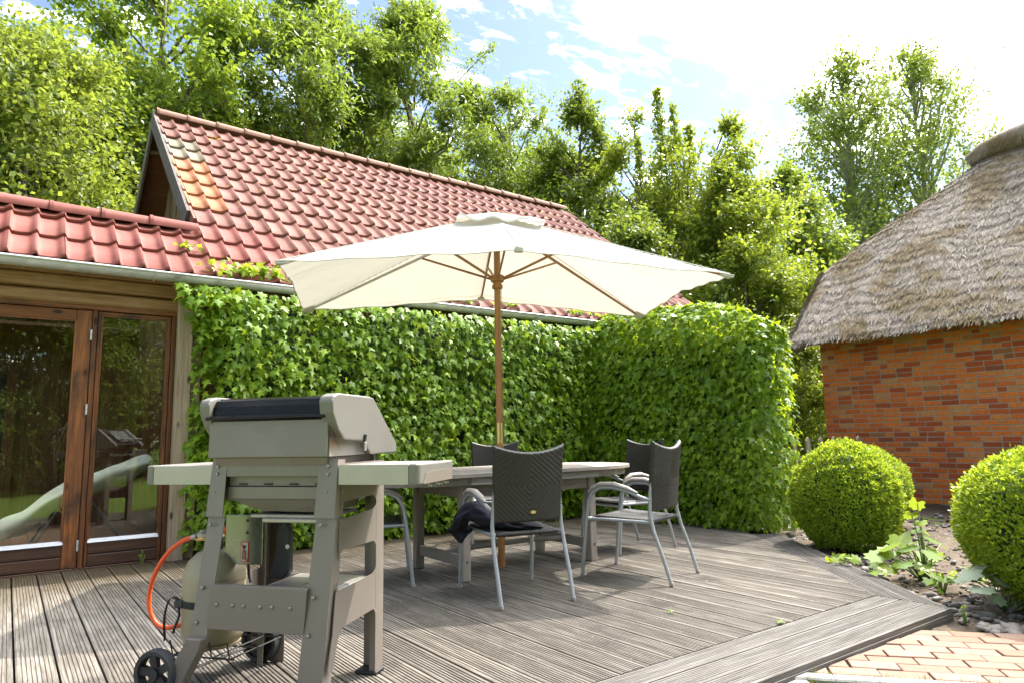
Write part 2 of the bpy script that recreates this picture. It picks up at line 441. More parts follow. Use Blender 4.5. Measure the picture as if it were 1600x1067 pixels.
M['tile_pink'] = tile_mat('pale_red_roof_tile', (0.151, 0.045, 0.033), (0.204, 0.064, 0.049), (0.232, 0.088, 0.068), False)
M['ridge'] = tile_mat('weathered_ridge_tile', (0.191, 0.095, 0.064), (0.242, 0.127, 0.089), (0.286, 0.172, 0.121))

def brick_mat(name, cols, bmp=.5):
    m, nt, o = new_mat(name)
    rp = rand_pair(nt); gp = node(nt, 'ShaderNodeNewGeometry').outputs['Position']
    n = noise(nt, gp, 22, 5, .65); n2 = noise(nt, gp, 5.5, 4, .7)
    c = ramp(nt, rp, cols)
    c = mixc(nt, smooth(nt, n, .35, .75, 0, .45), c, (.25, .09, .05), 'MIX')
    c = mixc(nt, smooth(nt, n2, .70, .78, 0, .55), c, (.50, .36, .28))
    b = principled(nt, o, **{'Base Color': c, 'Roughness': .9, 'Specular IOR Level': .15})
    nt.links.new(bump(nt, n, bmp, .006), b.inputs['Normal']); return m
M['brick'] = brick_mat('old_red_brick', [(0, (0.334, 0.069, 0.028)), (.14, (0.472, 0.094, 0.029)), (.34, (0.649, 0.149, 0.031)), (.62, (0.727, 0.204, 0.043)), (.84, (0.649, 0.225, 0.066)), (.93, (0.548, 0.288, 0.123)), (1, (0.255, 0.069, 0.039))])
M['paver'] = brick_mat('pale_clay_paver', [(0, (0.172, 0.112, 0.081)), (.4, (0.205, 0.140, 0.105)), (.75, (0.229, 0.162, 0.124)), (1, (0.162, 0.108, 0.081))], .3)

def thatch_mat(name, straw=False):
    m, nt, o = new_mat(name)
    rp = node(nt, 'ShaderNodeNewGeometry').outputs['Random Per Island']
    gp = node(nt, 'ShaderNodeNewGeometry').outputs['Position']
    n = noise(nt, gp, 1.25, 5, .62, .4); n2 = noise(nt, mapping(nt, gp, (3, 14, 3)), 3, 4, .7)
    v = mth(nt, 'ADD', mth(nt, 'MULTIPLY', rp if straw else n2, .5), mth(nt, 'MULTIPLY', n2, .5))
    c = ramp(nt, v, [(.15, (0.129, 0.103, 0.083)), (.45, (0.241, 0.205, 0.169)), (.75, (0.320, 0.279, 0.236)), (.95, (0.408, 0.365, 0.317))])
    c = mixc(nt, smooth(nt, n, .46, .60, 0, .85), c, (0.163, 0.120, 0.060))
    b = principled(nt, o, **{'Base Color': c, 'Roughness': .9, 'Specular IOR Level': .15})
    if not straw:
        nt.links.new(bump(nt, n2, .8, .03), b.inputs['Normal'])
    return m
M['thatch'] = thatch_mat('old_thatch'); M['straw'] = thatch_mat('thatch_reed', True)

def wicker_mat():
    m, nt, o = new_mat('dark_wicker')
    vec = node(nt, 'ShaderNodeTexCoord').outputs['Object']
    n = noise(nt, vec, 90, 3, .6); n2 = noise(nt, vec, 6, 4, .6)
    c = ramp(nt, n, [(.3, (.010, .009, .0085)), (.7, (.028, .025, .023))])
    c = mixc(nt, smooth(nt, n2, .55, .8, 0, .3), c, (.07, .065, .06))
    b = principled(nt, o, **{'Base Color': c, 'Roughness': .48, 'Specular IOR Level': .45}); return m
M['wicker'] = wicker_mat()

def lawn_mat():
    m, nt, o = new_mat('mown_lawn')
    gp = node(nt, 'ShaderNodeNewGeometry').outputs['Position']
    n = noise(nt, gp, 1.2, 6, .7); n2 = noise(nt, gp, 60, 3, .7)
    c = ramp(nt, mth(nt, 'ADD', mth(nt, 'MULTIPLY', n, .5), mth(nt, 'MULTIPLY', n2, .5)), [(.3, (.06, .10, .018)), (.5, (.115, .175, .03)), (.72, (.20, .235, .05))])
    b = principled(nt, o, **{'Base Color': c, 'Roughness': .9, 'Specular IOR Level': .1})
    nt.links.new(bump(nt, n2, .9, .03), b.inputs['Normal']); return m
M['lawn'] = lawn_mat()

def scorch_mat():
    m, nt, o = new_mat('scorched_taupe_enamel')
    vec = node(nt, 'ShaderNodeTexCoord').outputs['Object']
    d = node(nt, 'ShaderNodeVectorMath', {0: mapping(nt, vec, (1, 7.0, 10), (0, 0, 0), (0, .02*7, -1.075*10))}, operation='LENGTH').outputs['Value']
    n = noise(nt, vec, 38, 4, .65)
    w = mth(nt, 'ADD', d, mth(nt, 'MULTIPLY', mth(nt, 'SUBTRACT', n, .5), .9))
    c = ramp(nt, w, [(.05, (.03, .018, .012)), (.40, (.13, .075, .045)), (.75, (.18, .162, .138)), (1.0, (.21, .195, .172))])
    principled(nt, o, **{'Base Color': c, 'Roughness': .38, 'Specular IOR Level': .5, 'Metallic': .15}); return m
M['scorch'] = scorch_mat()
M['decal_white'] = flat_mat('decal_white', (0.560, 0.560, 0.528), .4, 0, .03)
M['decal_red'] = flat_mat('decal_red', (.55, .03, .02), .4, 0, .03)
M['gold'] = flat_mat('gold_badge', (.62, .45, .18), .3, .7, .05)

M['ivy'] = leaf_mat('ivy_leaf', (0.073, 0.142, 0.008), (0.140, 0.254, 0.013), (0.243, 0.368, 0.021), (0.520, 0.609, 0.019), .40, .42, .35, yellow=(0.426, 0.475, 0.038), clump=2.2)
M['box'] = leaf_mat('box_leaf', (0.092, 0.176, 0.009), (0.184, 0.307, 0.016), (0.331, 0.429, 0.029), (0.497, 0.543, 0.039), .42, .42, .35, yellow=(0.414, 0.402, 0.059), clump=5)
M['ash'] = leaf_mat('ash_leaf', (0.056, 0.100, 0.015), (0.104, 0.170, 0.025), (0.170, 0.244, 0.037), (0.311, 0.385, 0.037), .45, .4, .4, clump=.9)
M['birch'] = leaf_mat('bright_leaf', (0.060, 0.117, 0.011), (0.121, 0.205, 0.019), (0.190, 0.275, 0.034), (0.329, 0.410, 0.034), .48, .42, .35, yellow=(0.228, 0.254, 0.041), clump=1.0)
M['hawthorn'] = leaf_mat('olive_leaf', (0.066, 0.106, 0.015), (0.130, 0.186, 0.025), (0.205, 0.256, 0.041), (0.340, 0.395, 0.041), .45, .42, .35, yellow=(0.241, 0.213, 0.048), clump=1.1)
M['dense'] = leaf_mat('dense_green_leaf', (0.047, 0.091, 0.012), (0.091, 0.156, 0.021), (0.163, 0.232, 0.036), (0.319, 0.380, 0.038), .44, .4, .4, clump=1.2)
M['hornbeam'] = leaf_mat('hornbeam_leaf', (0.075, 0.129, 0.012), (0.150, 0.221, 0.020), (0.235, 0.296, 0.036), (0.385, 0.435, 0.036), .46, .42, .35, yellow=(0.256, 0.233, 0.050), clump=1.4)
M['poplar'] = leaf_mat('poplar_leaf', (0.057, 0.095, 0.017), (0.110, 0.163, 0.027), (0.182, 0.236, 0.046), (0.319, 0.380, 0.046), .45, .4, .4, clump=1.0)
M['mallow'] = leaf_mat('mallow_leaf', (0.078, 0.153, 0.017), (0.145, 0.236, 0.020), (0.217, 0.284, 0.023), (0.311, 0.354, 0.023), .45, .45, .3)
M['grey_leaf'] = leaf_mat('downy_pale_leaf', (0.154, 0.224, 0.119), (0.224, 0.294, 0.175), (0.294, 0.350, 0.231), (0.280, 0.350, 0.175), .30, .55, .3)
M['blade'] = leaf_mat('grass_blade', (0.068, 0.105, 0.015), (0.150, 0.180, 0.030), (0.255, 0.240, 0.053), (0.300, 0.300, 0.045), .30, .5, .3)
# ------------------------------------------------------------------ ground
GZ = -0.06
def sheet(name, pts, z, mat, kind='structure'):
    return MB().add([(x, y, z) for x, y in pts], [tuple(range(len(pts)))]).build(name, mat, kind=kind)
sheet('lawn', [(-300, -300), (300, -300), (300, 300), (-300, 300)], GZ-.02, M['lawn'])
# planting bed to the right of the deck
NP = 60
bedv = []; bedf = []
xs = np.linspace(4.2, 11.0, 70); ys = np.linspace(1.0, 7.2, 62)
gx_, gy_ = np.meshgrid(xs, ys)
P = np.stack([gx_.ravel(), gy_.ravel(), np.zeros(gx_.size)], 1)
zb = GZ - .006 + .022*np_noise(P, 3, 4, 3.0) + .012*np.maximum(0, np_noise(P, 4, 2, 14.0))
path_b = P[:, 0]*.768 + P[:, 1]*.64
zb = np.where(path_b < 4.42, GZ-.09, zb)
P[:, 2] = zb
idx = np.arange(P.shape[0]).reshape(gx_.shape)
F = np.stack([idx[:-1, :-1], idx[:-1, 1:], idx[1:, 1:], idx[1:, :-1]], -1).reshape(-1, 4)
link('planting_bed', np_mesh('planting_bed', P, [F], M['soil'], True), kind='structure')

# ------------------------------------------------------------------ deck
BW, GAP, TH = .1675, .010, .027
deck = sheet('deck', [(-3.2, 1.90), (4.50, 1.90), (7.3, 5.2), (7.3, 7.0), (-3.2, 7.0)], -.06, M['dark'])
nb = Vector((.77, -.638))
INNER = 2.031
def board_profile(w, ng=8, gd=.005):
    pts = []
    lw = w - .012
    for k in range(ng):
        a = -w/2 + .006 + lw*k/ng; s = lw/ng
        pts += [(a + s*.12, 0), (a + s*.50, 0), (a + s*.60, -gd), (a + s*.92, -gd)]
    return [(-w/2, -TH), (-w/2, -.004)] + pts + [(w/2, -.004), (w/2, -TH)]
def board(name, along, c, a0, a1, w, mat, ng=8, dz=0, tilt=0.0):
    """along 'y' : c is x centre, a0/a1 functions of x"""
    pr = board_profile(w, ng); vs = []
    for end in (a0, a1):
        for (p, z) in pr:
            q = c + p; e = end(q) if callable(end) else end
            z2 = z + dz + tilt*p
            vs.append((q, e, z2) if along == 'y' else (e, q, z2))
    n = len(pr)
    fs = [(i, i+1, n+i+1, n+i) for i in range(n-1)] + [(n-1, 0, n, 2*n-1), tuple(range(n-1, -1, -1)), tuple(range(n, 2*n))]
    return MB().add(vs, fs).build(name, mat, deck)
k0 = -19
for k in range(k0, 46):
    xc = .10 + BW*(k+.5)
    if xc > 7.0: break
    def y_lo(x):
        return max(2.318, (.77*x - INNER)/.638 + .006)
    segs = [(y_lo, 7.0)]
    y0 = y_lo(xc)
    cuts = []
    if 1.7 < xc < 6.4:
        cuts = [c for c in (5.44 if k % 2 else 5.46, 6.02) if c > y0 + .3]
    ed = [y_lo] + cuts + [7.02]
    for a, b in zip(ed[:-1], ed[1:]):
        a2 = a if callable(a) else a + .004
        b2 = b if callable(b) else b - .004
        board('board', 'y', xc, a2, b2, BW-GAP, M['deck'], 8, rnd.uniform(-.0022, .0022), rnd.uniform(-.012, .012))
# border boards along the near edge, mitred against the diagonal border
mit0 = Vector((4.557, 2.312)); mit1 = Vector((4.60, 1.93))
nbw = .1455
for i in range(3):
    yc = 2.312 - nbw*(i+.5)
    def x_hi(y):
        t = (2.312-y)/.40
        return 4.552 + t*.03
    for x0, x1 in ((-3.2, .4), (.408, x_hi)):
        board('board', 'x', yc, x0, x1, nbw-.006, M['deckx'], 9, rnd.uniform(-.001, .001))
# diagonal border: boards along (.638,.77)
dl = Vector((.638, .77)); ob = Vector((.77, -.638))
dgw = .145
M['deckd'] = M['deckx']
for i in range(2):
    off = INNER + dgw*(i+.5)
    ln = 2.75
    prf = board_profile(dgw-.006, 8); vs = []
    st = ob*off + dl*(2.312*.77 + 4.557*.638)
    for end in (0, 1):
        for (p, z) in prf:
            q = st + ob*p
            # mitre cut on the near end: meet the near border along its end line
            if end == 0:
                dd = (4.562 - q.x)/dl.x if (off+p) < INNER + .0 else (4.566 + .03*min(1, (2.312-q.y)/.4) - q.x)/dl.x
                q = q + dl*dd
            else:
                q = q + dl*ln
            vs.append((q.x, q.y, z))
    n = len(prf)
    fs = [(j, j+1, n+j+1, n+j) for j in range(n-1)] + [(n-1, 0, n, 2*n-1), tuple(range(n-1, -1, -1)), tuple(range(n, 2*n))]
    mb = MB()
    # own object, turned so that its length runs along local x for the grain
    o = mb.add(vs, fs).build('board', M['deckx'], deck)
    ang = math.atan2(dl.y, dl.x); c0 = Vector((st.x, st.y, 0))
    me = o.data; me.transform(Matrix.Translation(-c0)); me.transform(Matrix.Rotation(-ang, 4, 'Z'))
    o.location = c0; o.rotation_euler = (0, 0, ang)
# fascia boards under the edges
MB().box((-3.2, 1.872, -.17), (4.585, 1.892, -.030)).build('fascia_board', M['deckx'], deck)
fb = MB(); e0 = ob*(INNER+.275) + dl*(4.70); e1 = ob*(INNER+.275) + dl*7.4
fb.bar((e0.x, e0.y, -.10), (e1.x, e1.y, -.10), .02, .13); fb.build('fascia_board', M['deckx'], deck)

# ------------------------------------------------------------------ brick path, kerb
PA = Vector((.640, -.768)); PB = Vector((.768, .640)); pang = math.atan2(PA.y, PA.x)
path = MB()
q = [PA*a + PB*b for a, b in ((-.35, 3.54), (4.5, 3.54), (4.5, 4.38), (-.35, 4.38))]
path = MB().add([(p.x, p.y, -.072) for p in q] + [(p.x, p.y, -.2) for p in q], [(0, 1, 2, 3), (0, 4, 5, 1), (1, 5, 6, 2), (2, 6, 7, 3), (3, 7, 4, 0)]).build('brick_path', M['sand'], kind='structure')
paver_me = [MB().cbox((-.1035, -.0502, -.05), (.1035, .0502, 0), .0035).mesh('paving_brick', M['paver']) for _ in range(1)]
for r_ in range(8):
    b = 3.592 + .1045*r_
    for k in range(-4, 12):
        a = .215*(k + (.5 if r_ % 2 else 0)) + .06 + rnd.uniform(-.004, .004)
        c = PA*a + PB*b
        if (c + PA*.104).y > 1.95 or a < -.6: continue
        jit = pang + rnd.uniform(-.012, .012)
        ca_, sa_ = math.cos(jit), math.sin(jit)
        far = max(c.y + x_*sa_ + y_*ca_ for x_ in (-.1035, .1035) for y_ in (-.0502, .0502))
        if far < 1.866:
            o = link('paving_brick', paver_me[0], path)
        else:                  # cut to the line of the deck edge
            poly = [(-.1035, -.0502), (.1035, -.0502), (.1035, .0502), (-.1035, .0502)]; out_ = []
            f_ = lambda q: 1.864 - (c.y + q[0]*sa_ + q[1]*ca_)
            for q0, q1 in zip(poly, poly[1:] + poly[:1]):
                d0, d1 = f_(q0), f_(q1)
                if d0 >= 0: out_.append(q0)
                if d0*d1 < 0:
                    t = d0/(d0-d1); out_.append((q0[0]+(q1[0]-q0[0])*t, q0[1]+(q1[1]-q0[1])*t))
            ar = abs(sum(u_[0]*v_[1]-v_[0]*u_[1] for u_, v_ in zip(out_, out_[1:] + out_[:1])))/2 if len(out_) > 2 else 0
            if ar < .0008: continue
            o = MB().prism(out_, -.05, 0, 'xy').build('paving_brick', M['paver'], path, bevel=.003, seg=1)
        o.location = (c.x, c.y, -.042 + rnd.uniform(-.004, .003)); o.rotation_euler = (rnd.uniform(-.012, .012), rnd.uniform(-.008, .008), jit)
kerb = empty('kerb', label='pale concrete edging strip between the brick path and the grass', cat='kerb')
for k in range(5):
    c = PA*(.10 + .98*k) + PB*3.48
    o = MB().cbox((-.485, -.04, -.16), (.485, .04, 0), .008).build('kerb_block', M['concrete'], kerb)
    if k == 0:
        c = c + PA*.20; o.scale = (.62, 1, 1)
    o.location = (c.x, c.y, -.036); o.rotation_euler = (0, 0, pang)
slab = sheet('concrete_haunch', [(2.46, 1.868), (2.97, 1.868), (2.87, 1.72), (2.58, 1.68)], -.046, M['concrete'])

# gravel: loose stones along the bed edge (nobody could count them)
def stones(n, fn, smin, smax, seed, name, parent=None):
    rg = np.random.default_rng(seed)
    bm = bmesh.new(); bmesh.ops.create_icosphere(bm, subdivisions=1, radius=1)
    T = np.array([v.co[:] for v in bm.verts]); F = np.array([[v.index for v in f.verts] for f in bm.faces]); bm.free()
    T = T*(1 + .26*rg.normal(size=(len(T), 1))) + .12*rg.normal(size=T.shape)
    P = fn(rg, n); Rm = frames(rg.normal(size=(len(P), 3)), rg.normal(size=(len(P), 3)))
    Rm = frames(unit(np.c_[rg.normal(size=(len(P), 2)), rg.normal(size=len(P))*.2]), np.c_[rg.normal(size=(len(P), 2))*.3, np.ones(len(P))])
    s = smin + (smax-smin)*rg.random(len(P))**2.2
    S = np.stack([s*rg.uniform(.7, 1.2, len(P)), s*rg.uniform(.8, 1.4, len(P)), s*rg.uniform(.45, .8, len(P))], 1)
    V, FF = scatter(T, F, P, Rm, S)
    return np_mesh(name, V, [FF], M['stone'])
def grav(rg, n):
    a = rg.uniform(-1.0, 1.9, n); b = 4.38 + rg.random(n)**1.4*.95
    p = PA[0]*a + PB[0]*b, PA[1]*a + PB[1]*b
    keep = (p[0]*.77 - p[1]*.638 > INNER+.29) & (p[0] > 4.1)
    return np.stack([p[0][keep], p[1][keep], np.full(keep.sum(), GZ+.008)], 1)
def grav2(rg, n):
    t = rg.uniform(3.9, 9.5, n); w = 2.36 + rg.random(n)**1.2*2.6
    p = np.stack([dl[0]*t + ob[0]*w, dl[1]*t + ob[1]*w, np.full(n, GZ+.004)], 1)
    return p[(p[:, 0] < 10.9) & (p[:, 1] > 1.3)]
link('gravel', stones(900, grav, .010, .048, 5, 'gravel'), kind='stuff')
link('gravel', stones(1700, grav2, .006, .034, 6, 'gravel'), kind='stuff')
# ------------------------------------------------------------------ tiled house
D = 7.07
YE, ZE, SL = 6.82, 2.60, .80
YR = 10.9; ZR = ZE + SL*(YR-YE)
X0, X1 = 1.50, 9.30
LY = 7.58; LZ = ZE + SL*(LY-YE)
RB_ = 11.0
house = empty('tiled_house', (0, 0, 0), label='low garden house with wavy red roof tiles, zinc gutter and glazed brown doors', cat='house')
ca = math.atan(SL); ux = Vector((1, 0, 0)); us = Vector((0, math.cos(ca), math.sin(ca))); un = us.cross(ux)*-1
if un.z < 0: un = -un
def rp(x, s, h=0):        # roof point from x, slope distance from the eave, height over plane
    return Vector((x, YE, ZE)) + us*s + un*h
SLEN = (YR-YE)/math.cos(ca)
NR = 12; EXP = .430
# underlay
ul = MB()
ul.hexa([rp(X0+.02, .02, -.10)[:], rp(X1-.02, .02, -.10)[:], rp(X1-.02, SLEN, -.10)[:], rp(X0+.02, SLEN, -.10)[:], rp(X0+.02, .02, -.055)[:], rp(X1-.02, .02, -.055)[:], rp(X1-.02, SLEN, -.055)[:], rp(X0+.02, SLEN, -.055)[:]])
ls = (LY-YE)/math.cos(ca)
ul.hexa([rp(-3.2, .02, -.10)[:], rp(X0, .02, -.10)[:], rp(X0, ls, -.10)[:], rp(-3.2, ls, -.10)[:], rp(-3.2, .02, -.055)[:], rp(X0, .02, -.055)[:], rp(X0, ls, -.055)[:], rp(-3.2, ls, -.055)[:]])
roof = ul.build('roof', M['undertile'], house)
# flat roof behind the low ridge and the back slope of the main roof
for (ax_, bx_, ay_, by_) in ((-3.2, X0, LY, 7.85), (-3.2, -2.4, 7.85, 10.3), (1.36, X0, 7.85, 10.3), (-3.2, X0, 10.3, 11.2)):   # flat roof round an unseen opening, added to let sky light onto the lounger
    za, zb_ = LZ-.12-(ay_-LY)*.06, LZ-.12-(by_-LY)*.06
    MB().hexa([(ax_, ay_, za), (bx_, ay_, za), (bx_, by_, zb_), (ax_, by_, zb_), (ax_, ay_, za+.07), (bx_, ay_, za+.07), (bx_, by_, zb_+.07), (ax_, by_, zb_+.07)]).build('flat_roof', M['undertile'], house)
    MB().box((ax_, max(ay_, D+.05) if ay_ > LY else D+.05, 2.52), (min(bx_, X0-.03), min(by_, RB_), 2.56)).build('room_ceiling', M['room'], house)
bk = MB()
rows = 12
for r_ in range(rows):      # back slope: courses one over the other, seen from beneath at the gable
    y0 = YR + (YR-YE)*r_/rows; y1 = YR + (YR-YE)*(r_+1)/rows + .03
    z0 = ZR - SL*(y0-YR); z1 = ZR - SL*(y1-YR)
    bk.hexa([(X0-.02, y0, z0-.05+.0), (X1, y0, z0-.05), (X1, y1, z1-.02), (X0-.02, y1, z1-.02), (X0-.02, y0, z0-.02), (X1, y0, z0-.02), (X1, y1, z1+.012), (X0-.02, y1, z1+.012)])
bk.build('back_slope', M['tile'], house)

TW = .40
def tile_mesh(name, mat, cols=2, left_flange=False):
    w = TW; n = 10*cols//2 + 0
    xs = np.concatenate([np.array([0, .04, .08, .12, .24, .40, .56, .66, .74, .82, .90, .96])*w/2, w/2 + np.array([0, .04, .08, .12, .24, .40, .56, .66, .74, .82, .90, .9999])*w/2]); vs = []; fs = []
    def prof(x):
        t = (x/(w/2)) % 1.0
        # flat trough with a rolled rib on one side
        if t < .11: z = .040*math.cos(pi/2*t/.11)**2
        elif t < .66: z = -.004*math.sin(pi*(t-.11)/.55)
        else: z = .040*math.sin(pi/2*(t-.66)/.34)**2
        return z
    L = EXP + .055
    rows_ = [(0.0, .032, -.0), (0.004, .036, 0), (L*.5, .018, 0), (L, .000, 0)]
    for (s, h, _) in rows_:
        for x in xs: vs.append((x, s, prof(x) + h))
    n = len(xs)
    for j in range(len(rows_)-1):
        for i in range(n-1):
            fs.append((j*n+i, j*n+i+1, (j+1)*n+i+1, (j+1)*n+i))
    b = len(vs)
    for x in xs: vs.append((x, 0.0, prof(x) + .032 - .024))
    for x in xs: vs.append((x, .05, prof(x) + .032 - .028))
    for i in range(n-1):
        fs.append((b+i, b+i+1, i+1, i)); fs.append((b+n+i, b+n+i+1, b+i+1, b+i))
    # side cheeks
    fs += [(0, n, b+n, b), (n-1, b+n-1, b+2*n-1, 2*n-1)]
    if left_flange:
        k = len(vs)
        vs += [(0, 0, .07), (0, L, .04), (0, 0, -.06), (0, L, -.09), (-.028, 0, .07), (-.028, L, .04), (-.028, 0, -.06), (-.028, L, -.09)]
        fs += [(k, k+1, k+5, k+4), (k+4, k+5, k+7, k+6), (k+4, k+6, k+2, k), (k+2, k+3, k+1, k)]
    return MB().add(vs, fs).mesh(name, mat, smooth=50)
basis = Matrix((ux, us, un)).transposed().to_4x4()
TM = {k: tile_mesh('tile', M[k]) for k in ('tile', 'tile_orange', 'tile_grey', 'tile_pink')}
TMF = {k: tile_mesh('verge_tile', M[k], 2, True) for k in ('tile', 'tile_orange', 'tile_grey', 'tile_pink')}
def put_tile(x, row, kind, flange=False):
    o = link('verge_tile' if flange else 'tile', (TMF if flange else TM)[kind], roof)
    m = basis.copy(); m.translation = rp(x + rnd.uniform(-.003, .003), row*EXP - .03 + rnd.uniform(-.004, .004), rnd.uniform(-.003, .004))
    o.matrix_basis = m @ Matrix.Rotation(rnd.uniform(-.006, .006), 4, 'Z')
    return o
ncol = int(round((X1-X0)/TW))
for r_ in range(NR):
    for c in range(ncol):
        fr = NR-1-r_      # row counted from the ridge
        kind = 'tile'
        if c == 0 and fr in (2, 3): kind = 'tile_grey'
        if c == 0 and fr in (4, 5, 6, 7): kind = 'tile_orange'
        if r_ <= 2 and c < 3 - r_//2: kind = 'tile_pink'
        put_tile(X0 + c*TW, r_, kind, c == 0 and r_ > 2)
for r_ in range(2):
    for c in range(1, 6):
        put_tile(X0 - c*TW, r_, 'tile_pink')
# third row of the low roof is cut under its ridge
cut = tile_mesh('tile', M['tile_pink'])
for c in range(1, 6):
    o = put_tile(X0 - c*TW, 2, 'tile_pink'); o.scale = (1, .62, 1)
# ridge tiles
def ridge_tile(name, L, mat):
    mb = MB(); vs = []; n = 9
    for (x, r_) in ((0, .118), (.03, .122), (.03, .112), (L+.04, .10)):
        for k in range(n):
            a = pi*(-.08 + 1.16*k/(n-1)); vs.append((x, math.cos(a)*r_*1.12, math.sin(a)*r_*.86))
    fs = [(j*n+k, j*n+k+1, (j+1)*n+k+1, (j+1)*n+k) for j in range(3) for k in range(n-1)]
    return mb.add(vs, fs).mesh(name, mat, smooth=45)
rm = ridge_tile('ridge_tile', .42, M['ridge'])
x = X0 - .02
while x < X1 - .1:
    o = link('ridge_tile', rm, roof); o.location = (x, YR, ZR + .035 + rnd.uniform(-.004, .004)); x += .42
rm2 = ridge_tile('ridge_tile', .42, M['tile_pink'])
x = X0 - .06 - .42
for k in range(9):
    o = link('ridge_tile', rm2, roof); o.location = (x, LY+.02, LZ + .03 + rnd.uniform(-.006, .006)); x -= .42
# bargeboards and gable wall
def bargeboard(x0, x1, w=.21):
    for sgn in (-1, 1):
        ylo = 7.95 if sgn < 0 else 14.9
        a = Vector((0, YR, ZR+.07)); b = Vector((0, ylo, ZR - SL*abs(ylo-YR) + .07))
        if sgn < 0: b = Vector((0, ylo, ZR - SL*(YR-ylo) + .07))
        nv = Vector((0, -(b-a).z, (b-a).y)).normalized()
        if nv.z > 0: nv = -nv
        P = [a, b, b+nv*w, a+Vector((0, 0, -w*1.28))]
        MB().prism([(p.y, p.z) for p in P], x0, x1).build('bargeboard', M['barge'], house)
bargeboard(X0-.065, X0-.032)
bargeboard(X1+.01, X1+.045, .13)
# gable boards, set back under the verge
yb = YR - 2.5
nbd = 19
for k in range(nbd):
    y0 = YR-2.66 + k*.28; y1 = y0 + .274
    t0 = ZR - SL*abs(y0-YR) - .15; t1 = ZR - SL*abs(y1-YR) - .15
    MB().prism([(y0, 2.6), (y1, 2.6), (y1, max(2.65, t1)), (y0, max(2.65, t0))], X0+.34 + (.012 if k % 2 else 0), X0+.37).build('gable_board', M['gable'], house)
for sgn in (-1, 1):
    for j in range(3):
        yy = YR + sgn*(.35 + 1.15*j); zz = ZR - SL*abs(yy-YR) - .12
        MB().box((X0-.02, yy-.03, zz-.06), (X0+.34, yy+.03, zz)).build('purlin', M['gable'], house)
# walls of the main part
MB().box((X0-.02, D+.0, GZ), (X1-.15, D+.14, 2.60)).build('wall', M['gable'], house)
MB().box((X0+.15, 14.8, GZ), (X1-.15, 14.95, 2.7)).build('wall', M['gable'], house)
MB().box((X1-.3, D+.14, GZ), (X1-.15, 14.8, 2.7)).build('wall', M['gable'], house)
# room behind the glazed doors
RB = 11.0
MB().box((-3.2, D+.05, -.04), (X0-.03, RB, .0)).build('room_floor', M['room'], house)
MB().box((-3.2, RB, 0), (X0, RB+.1, 2.9)).build('room_back_wall', M['room'], house)
for k in range(11):
    x0 = -3.0 + .4*k
    MB().box((x0, RB-.022, 0), (x0+.385, RB-.002, 2.6)).build('wall_board', M['room'], house)
MB().box((X0-.12, D+.16, 0), (X0-.02, RB, 2.75)).build('room_side_wall', M['room'], house)
for k in range(9):
    MB().box((X0-.142, D+.2+.41*k, 0), (X0-.122, D+.595+.41*k, 2.6)).build('wall_board', M['room'], house)
MB().box((-3.3, D+.1, 0), (-3.2, RB, 2.9)).build('room_side_wall', M['room'], house)
MB().box((-1.6, RB-.06, 0), (-.05, RB-.03, 1.95)).build('dark_doorway', M['dark'], house)
MB().box((-.05, RB-.09, 0), (.07, RB-.025, 2.05)).build('doorway_post', M['room'], house)
# gutter
gut = MB(); n = 10
GY, GZt = 6.775, 2.565
prof = [(-math.cos(pi*k/n)*.066, -math.sin(pi*k/n)*.062) for k in range(n+1)]
prof2 = [(p[0]*.93, p[1]*.93) for p in prof][::-1]
bead = [(-.066 - .010 + .010*math.cos(a), .004 + .010*math.sin(a)) for a in (R(0), R(60), R(120), R(180), R(240))]
full = prof + prof2
vs = []; 
xsg = [-3.2, 8.95]
for xx in xsg:
    for (y, z) in full: vs.append((xx, GY + y, GZt + z - .0))
nn = len(full)
fs = [(i, (i+1) % nn, nn+(i+1) % nn, nn+i) for i in range(nn)] + [tuple(range(nn-1, -1, -1)), tuple(range(nn, 2*nn))]
gutter = gut.add(vs, fs).build('gutter', M['zinc'], house, smooth=40)
MB().tube([(-3.2, GY-.07, GZt+.004), (8.95, GY-.07, GZt+.004)], .011, 8).build('gutter_bead', M['zinc'], gutter, smooth=True)
for xx in (-.9, .02, .98, 1.52, 2.6, 3.55, 4.45, 5.35, 6.25, 7.2):
    pth = [(xx, GY + p[0]*1.05, GZt + p[1]*1.05) for p in prof]
    mb = MB()
    for a, b in zip(pth[:-1], pth[1:]): mb.bar(a, b, .022, .004, (1, 0, 0))
    mb.build('gutter_bracket', M['zinc'], gutter)
for xx in (.40, 1.23, 2.9, 6.55):
    mb = MB(); vs = []
    for x_ in (xx, xx+.05):
        for p in prof: vs.append((x_, GY + p[0]*1.035, GZt + p[1]*1.04))
    n1 = len(prof)
    mb.add(vs, [(i, i+1, n1+i+1, n1+i) for i in range(n1-1)]); mb.build('gutter_sleeve', M['zinc'], gutter, smooth=True)
# timber over the doors
MB().cbox((-3.2, 6.93, 2.385), (1.30, 7.07, 2.500), .012).build('beam', M['beam'] if False else M['beam'], house).rotation_euler = (0, 0, 0)
MB().cbox((-3.2, 6.985, 2.262), (1.36, 7.09, 2.378), .02).build('beam', M['beam'], house)
MB().box((-3.2, 6.86, 2.505), (1.5, 7.07, 2.53)).build('soffit_board', M['beam'], house)
bmx = wood_mat('old_beam_wood_x', ((.12, .058, .026), (.27, .148, .068), (.385, .24, .12)), 0, .8, .8, .5, blotch=(.32, .20, .116), objvar=.15, knots=True, spec=.2)
for o in house.children:
    if o.name.split('.')[0] in ('beam', 'soffit_board'): o.data.materials[0] = bmx
MB().cbox((1.225, 6.915, -.01), (1.355, 7.05, 2.39), .006).build('post', M['post'], house)
MB().cbox((1.365, 6.985, -.01), (1.45, 7.06, 2.39), .006).build('post', M['post'], house)
